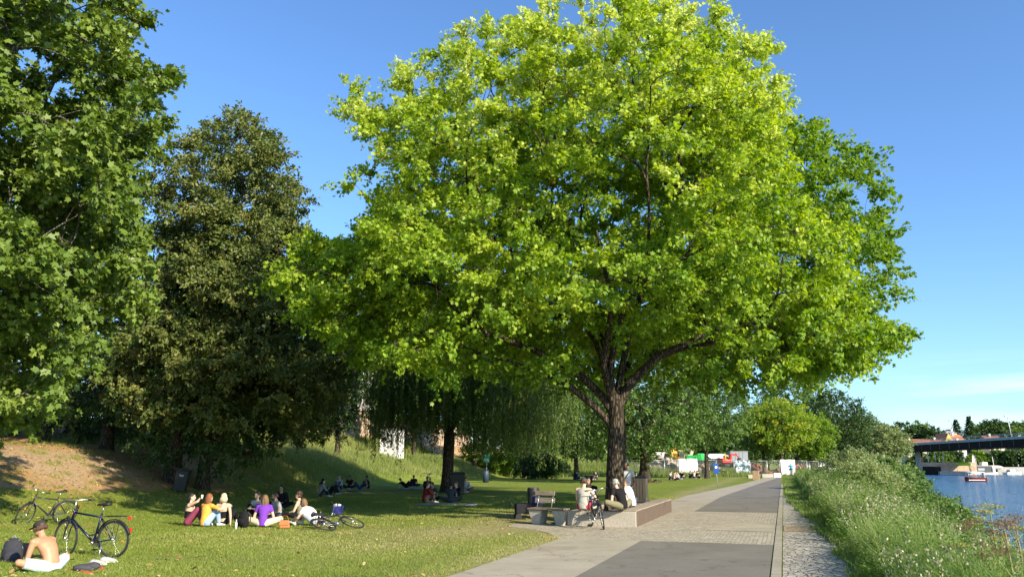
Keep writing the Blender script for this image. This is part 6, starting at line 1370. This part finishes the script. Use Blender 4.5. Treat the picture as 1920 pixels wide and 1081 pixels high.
p_ = up(533, 990); b = MB(); b.box((0, 0, .12), (.30, .16, .22), (0, 0, .3), taper=.82, bev=.035); b.box((0, -.09, .15), (.24, .02, .12), (0, 0, .3), bev=.02); b.tube([(-.12, 0, .2), (-.05, 0, .34), (.06, 0, .34), (.12, 0, .2)], .008, 6); o = b.build('handbag', mat('tan_leather', (.38, .14, .045), .55)); o.location = p_; tag(o, 'tan leather handbag standing between the purple shirt and the white shirt', 'handbag')
p_ = up(601, 990); backpack('black backpack lying between the white-shirted woman and the flat bicycle', (p_.x, p_.y, .03), R(70), (.02, .02, .024), .75)
p_ = up(449, 990); backpack('black rucksack on the grass beside the platinum-haired woman', (p_.x, p_.y + .3, .0), R(-20), (.012, .012, .014), .95, (.05, .05, .05))
p_ = up(442, 992); MB().tube([(0, 0, 0), (0, 0, .16), (0, 0, .20), (0, 0, .26)], [.035, .035, .014, .014], 10).build('x', None) if False else None
t = thing('bottle', 'small clear bottle standing on the grass beside the black rucksack', 'bottle', p_); MB().tube([(0, 0, .005), (0, 0, .16), (0, 0, .20), (0, 0, .24)], [.035, .035, .014, .014], 10).build('body', mat('bottle_glass', (.55, .60, .58), .1, 0, .6), t); MB().tube([(0, 0, .235), (0, 0, .26)], .016, 8).build('cap', M_WHITE, t)
p_ = up(632, 968); t = thing('bicycle_basket', 'blue basket with white blossoms beside the flat bicycle', 'basket', (p_.x, p_.y, .1)); b = MB()
for k_ in range(7): b.ring((0, 0, .04 * k_), .15 + .008 * k_, .006, 'z', 20, 5)
for k_ in range(14): a = k_ * .449; b.tube([(.15 * math.cos(a), .15 * math.sin(a), 0), (.2 * math.cos(a), .2 * math.sin(a), .25)], .005, 5)
b.build('basket_weave', mat('basket_blue', (.05, .05, .42), .6), t); b = MB(); rr = random.Random(1)
for _ in range(14): b.ell((rr.uniform(-.12, .12), rr.uniform(-.12, .12), .24 + rr.uniform(0, .05)), (.04, .04, .03), 8, 5)
b.build('blossoms', M_WHITE, t)
# people in the shade
SG = 'people resting in the shade of the oak'
def shade(u, v, label, face, pose, skin, hair, hs, top, bottom, **k):
    p = up(u, v); k.setdefault('detail', 0); k.setdefault('group', SG); return person(label, (p.x, p.y, p.z), face, pose, skin, hair, hs, top, bottom, **k)
shade(600, 931, 'woman in a light grey hooded top at the left end of the shaded picnic group', -60, 'knees', 'fair', 'black', 'long', (.30, .32, .33), (.03, .04, .06), sleeve='long')
shade(617, 927, 'dark-clothed person leaning back behind the grey-hooded woman', -100, 'recline', 'mid', 'black', 'short', (.02, .02, .025), (.02, .02, .03))
shade(638, 918, 'person in a pale blue shirt and cap sitting upright in the shaded group', 150, 'knees', 'fair', 'grey', 'short', (.42, .50, .66), (.04, .06, .14), sleeve='long', cap=(.3, .3, .33))
shade(656, 916, 'dark-haired person in black behind the pale blue shirt', 170, 'cross', 'mid', 'black', 'bob', (.02, .02, .025), (.02, .02, .03))
shade(674, 917, 'person in dark blue lying back on the elbows, right side of the shaded group', 100, 'recline', 'mid', 'brown', 'short', (.04, .06, .20), (.05, .07, .20))
shade(690, 915, 'person in black sitting at the right end of the shaded group', 120, 'knees', 'mid', 'black', 'short', (.012, .012, .014), (.02, .02, .025))
shade(762, 914, 'dark figure reclining at the foot of the tall grass, left of the willow', -110, 'recline', 'mid', 'black', 'short', (.015, .015, .018), (.02, .02, .025))
shade(776, 913, 'dark figure sitting upright at the foot of the tall grass', 175, 'cross', 'dark', 'black', 'short', (.02, .02, .025), (.02, .02, .025))
shade(797, 942, 'person in a dark red hooded jacket sitting under the willow', -60, 'knees', 'fair', 'brown', 'short', (.20, .02, .02), (.10, .08, .07), sleeve='long', detail=1)
shade(813, 940, 'person in brown sitting beside the dark red jacket', 150, 'cross', 'mid', 'brown', 'short', (.08, .07, .06), (.03, .03, .03))
shade(845, 942, 'broad person in a dark grey shirt seen from behind under the willow', 5, 'cross', 'mid', 'black', 'short', (.05, .06, .08), (.06, .065, .07), detail=1)
shade(858, 939, 'red-haired person in black facing the dark grey shirt', 140, 'knees', 'fair', 'red', 'short', (.012, .012, .014), (.02, .02, .02), sleeve='long', detail=1)
shade(873, 922, 'person in an open light grey shirt and dark cap right of the wheeled bin', 180, 'cross', 'tan', 'black', 'short', (.42, .42, .45), (.20, .12, .10), sleeve='long', cap=(.02, .02, .02))
shade(801, 920, 'person in dark blue sitting in front of the parked bicycle', 180, 'knees', 'mid', 'black', 'short', (.015, .018, .05), (.02, .02, .03))
p_ = up(801, 917); bike('bicycle standing end-on behind the person in dark blue', (p_.x, p_.y + .8, p_.z), R(175), (.05, .05, .06), detail=0, steer=.3)
shade(514, 847, 'dark figure sitting on the crest path of the slope beside a bicycle', -120, 'knees', 'mid', 'black', 'short', (.015, .015, .02), (.02, .02, .02)) if False else None
p_ = up(515, 848, 60); person('dark figure sitting on the crest path of the slope beside a bicycle', (p_.x, p_.y, p_.z), -100, 'knees', 'mid', 'black', 'short', (.015, .015, .02), (.02, .02, .02), detail=0)
for (u, v, w_, d_, col, lab) in [(770, 916, 1.6, .9, (.35, .36, .42), 'pale picnic blanket under the dark figures by the tall grass'), (812, 946, 1.4, .8, (.30, .30, .33), 'light blanket corner in front of the dark red jacket'), (852, 946, 1.9, .9, (.42, .42, .42), 'pale blanket under the people beside the wheeled bin'), (655, 921, 2.2, .9, (.10, .12, .2), 'dark blue blanket of the shaded picnic group')]:
    p_ = up(u, v); b = MB(); vs = []; fs = []; n_ = 12
    for i in range(n_ + 1):
        for j in range(n_ + 1): vs.append(((i / n_ - .5) * w_, (j / n_ - .5) * d_, .035 + .02 * math.sin(i * 1.1 + j * .7)))
    for i in range(n_):
        for j in range(n_): a_ = i * (n_ + 1) + j; fs.append((a_, a_ + n_ + 1, a_ + n_ + 2, a_ + 1))
    b.add(vs, fs, True); o = b.build('picnic_blanket', cloth(col)); o.modifiers.new('s', 'SOLIDIFY').thickness = .01; o.location = (p_.x, p_.y, p_.z); tag(o, lab, 'blanket', 'picnic blankets')
# on the platform
PG = 'people gathered on the oak platform'
def plat(u, v, label, face, pose, *a, **k):
    z_ = .455; p = G(u, v, z_); k.setdefault('group', PG); return person(label, (p.x, p.y, z_), face, pose, *a, **k)
plat(1094, 957, 'man in a grey-beige tank top and dark cap sitting with his back to the camera', -14, 'straight', 'fair', 'brown', 'short', (.36, .35, .30), (.28, .03, .06), sleeve='none', legs='shorts', cap=(.05, .055, .06), lean=.25, over=dict(wr=((.24, .40, .26), (-.05, .42, .26))))
plat(1110, 949, 'dark-haired person in black facing the man in the tank top', 150, 'knees', 'mid', 'black', 'curly', (.012, .012, .014), (.30, .36, .45), lean=.3)
plat(1168, 956, 'man in a black T-shirt, camouflage shorts and pale cap, bent forward beside the trunk', 38, 'cross', 'fair', 'grey', 'short', (.012, .012, .013), (.20, .18, .11), legs='half', cap=(.35, .34, .32), lean=.45)
plat(1184, 951, 'man in a white T-shirt with a shaven head, sitting behind the black T-shirt', 50, 'cross', 'tan', 'brown', 'bald', (.80, .78, .75), (.10, .10, .14), lean=.38)
p_ = G(1177, 979, 0); p_ = Vector((AT(1174, 900, 26.6).x, 26.6, 0))
def strap(t, I):
    S, Fw = I['S'], I['Fw']; pel = I['pel']; b = MB(); b.tube([pel + S * .47 + Vector((-.12, .0, 0)), pel + S * .42 + Vector((-.10, .135, 0)), pel + S * .25 + Vector((.02, .142, 0)), pel + S * .06 + Vector((.14, .12, 0)), pel + S * .0 + Vector((.185, 0, 0))], .014, 6, flat=.4); b.build('bag_strap', M_BLACK, t)
person('standing dark-skinned bearded man in a light grey T-shirt with a shoulder strap behind the trunk', (p_.x, p_.y, .43), 165, 'stand', 'dark', 'black', 'short', (.45, .47, .50), (.03, .035, .05), extra=strap, beard=True, group=PG, nod=.35, scale=.985) if False else person('standing dark-skinned bearded man in a light grey T-shirt with a shoulder strap behind the trunk', (p_.x + .75 * 0, p_.y, .43 * 0), 165, 'stand', 'dark', 'black', 'short', (.45, .47, .50), (.03, .035, .05), extra=strap, beard=True, group=PG, nod=.3, scale=1.04)
# far lawn
FG = 'small groups on the far lawn'
far = [(1080, 899, 'dark figure on the far lawn, leftmost by the round dark bush', 'knees', (.02, .02, .05), 'black'), (1104, 900, 'dark figure lying low between two others by the bare bank', 'recline', (.02, .02, .02), 'black'), (1118, 899, 'dark figure just left of the oak trunk on the far lawn', 'knees', (.02, .02, .03), 'black'), (1192, 903, 'dark figure between the oak trunk and the crooked trunk', 'knees', (.02, .02, .02), 'black'),
       (1256, 899, 'person in a white shirt, leftmost of four sitting below the big white banner', 'knees', (.65, .68, .75), 'black'), (1264, 900, 'bare-shouldered person in the sitting four below the big white banner', 'cross', (.60, .40, .30), 'brown'), (1272, 899, 'person in a pale blue shirt, third of the four below the banner', 'knees', (.55, .60, .70), 'black'), (1279, 898, 'person in black, rightmost of the four below the banner', 'cross', (.02, .02, .02), 'black'),
       (1294, 895, 'person in dark clothes at the left end of the farther row', 'knees', (.08, .08, .07), 'black'), (1301, 895, 'person in white sitting in the farther row', 'cross', (.75, .75, .72), 'brown'), (1306, 895, 'person in black sitting next to the one in white', 'knees', (.02, .02, .02), 'black'), (1312, 895, 'person in black with a bag in the farther row', 'cross', (.03, .03, .03), 'black')]
for k_, (u, v, lab, po, top, hr) in enumerate(far): shade(u, v, lab, [-60, 100, 150, 200, -120][k_ % 5], po, 'fair', hr, 'short', top, (.05, .05, .07), group=FG)
for (u, v, lab, top, bt, f_) in [(1319, 896, 'person in a pink top standing at the right of the farther row', (.62, .48, .44), (.5, .4, .36), 150), (1327, 896, 'person in a dark top and white trousers standing right of the pink one', (.10, .07, .07), (.65, .62, .6), 200)]: shade(u, v, lab, f_, 'stand', 'fair', 'brown', 'long', top, bt, group=FG)
CG = 'people on the path beyond the lawn'
def cyclist(u, v, lab, top, bt, rz, blab, bcol):
    p = up(u, v); bike(blab, (p.x, p.y, 0), R(rz), bcol, detail=0, stand=False, rack=False, group='bicycles ridden on the path'); person(lab, (p.x - math.cos(R(rz)) * 0 + math.sin(R(rz)) * .22, p.y - math.cos(R(rz)) * .22, 0), rz, 'cycle', 'fair', 'brown', 'short', top, bt, detail=0, group=CG, legs='half')
cyclist(1484, 893.5, 'cyclist in a bright blue top riding on the path', (.03, .28, .52), (.05, .06, .10), -10, 'bicycle under the cyclist in bright blue', (.05, .05, .06)); cyclist(1497, 891.5, 'cyclist in a pink and brown shirt right of the blue one', (.40, .22, .18), (.12, .10, .09), 175, 'bicycle under the cyclist in pink and brown', (.3, .3, .3))
shade(1525, 890, 'person in a dark red dress walking beyond the bank grass', 160, 'walk', 'fair', 'black', 'long', (.42, .02, .05), (.42, .02, .05), group=CG); shade(1519, 889.5, 'person in white walking beside the dark red dress', 170, 'walk', 'fair', 'brown', 'short', (.72, .70, .68), (.6, .58, .55), group=CG); shade(1570, 888, 'person in a red shirt at the foot of the dark tree by the fence', 150, 'stand', 'fair', 'black', 'short', (.50, .05, .03), (.03, .03, .05), group=CG)
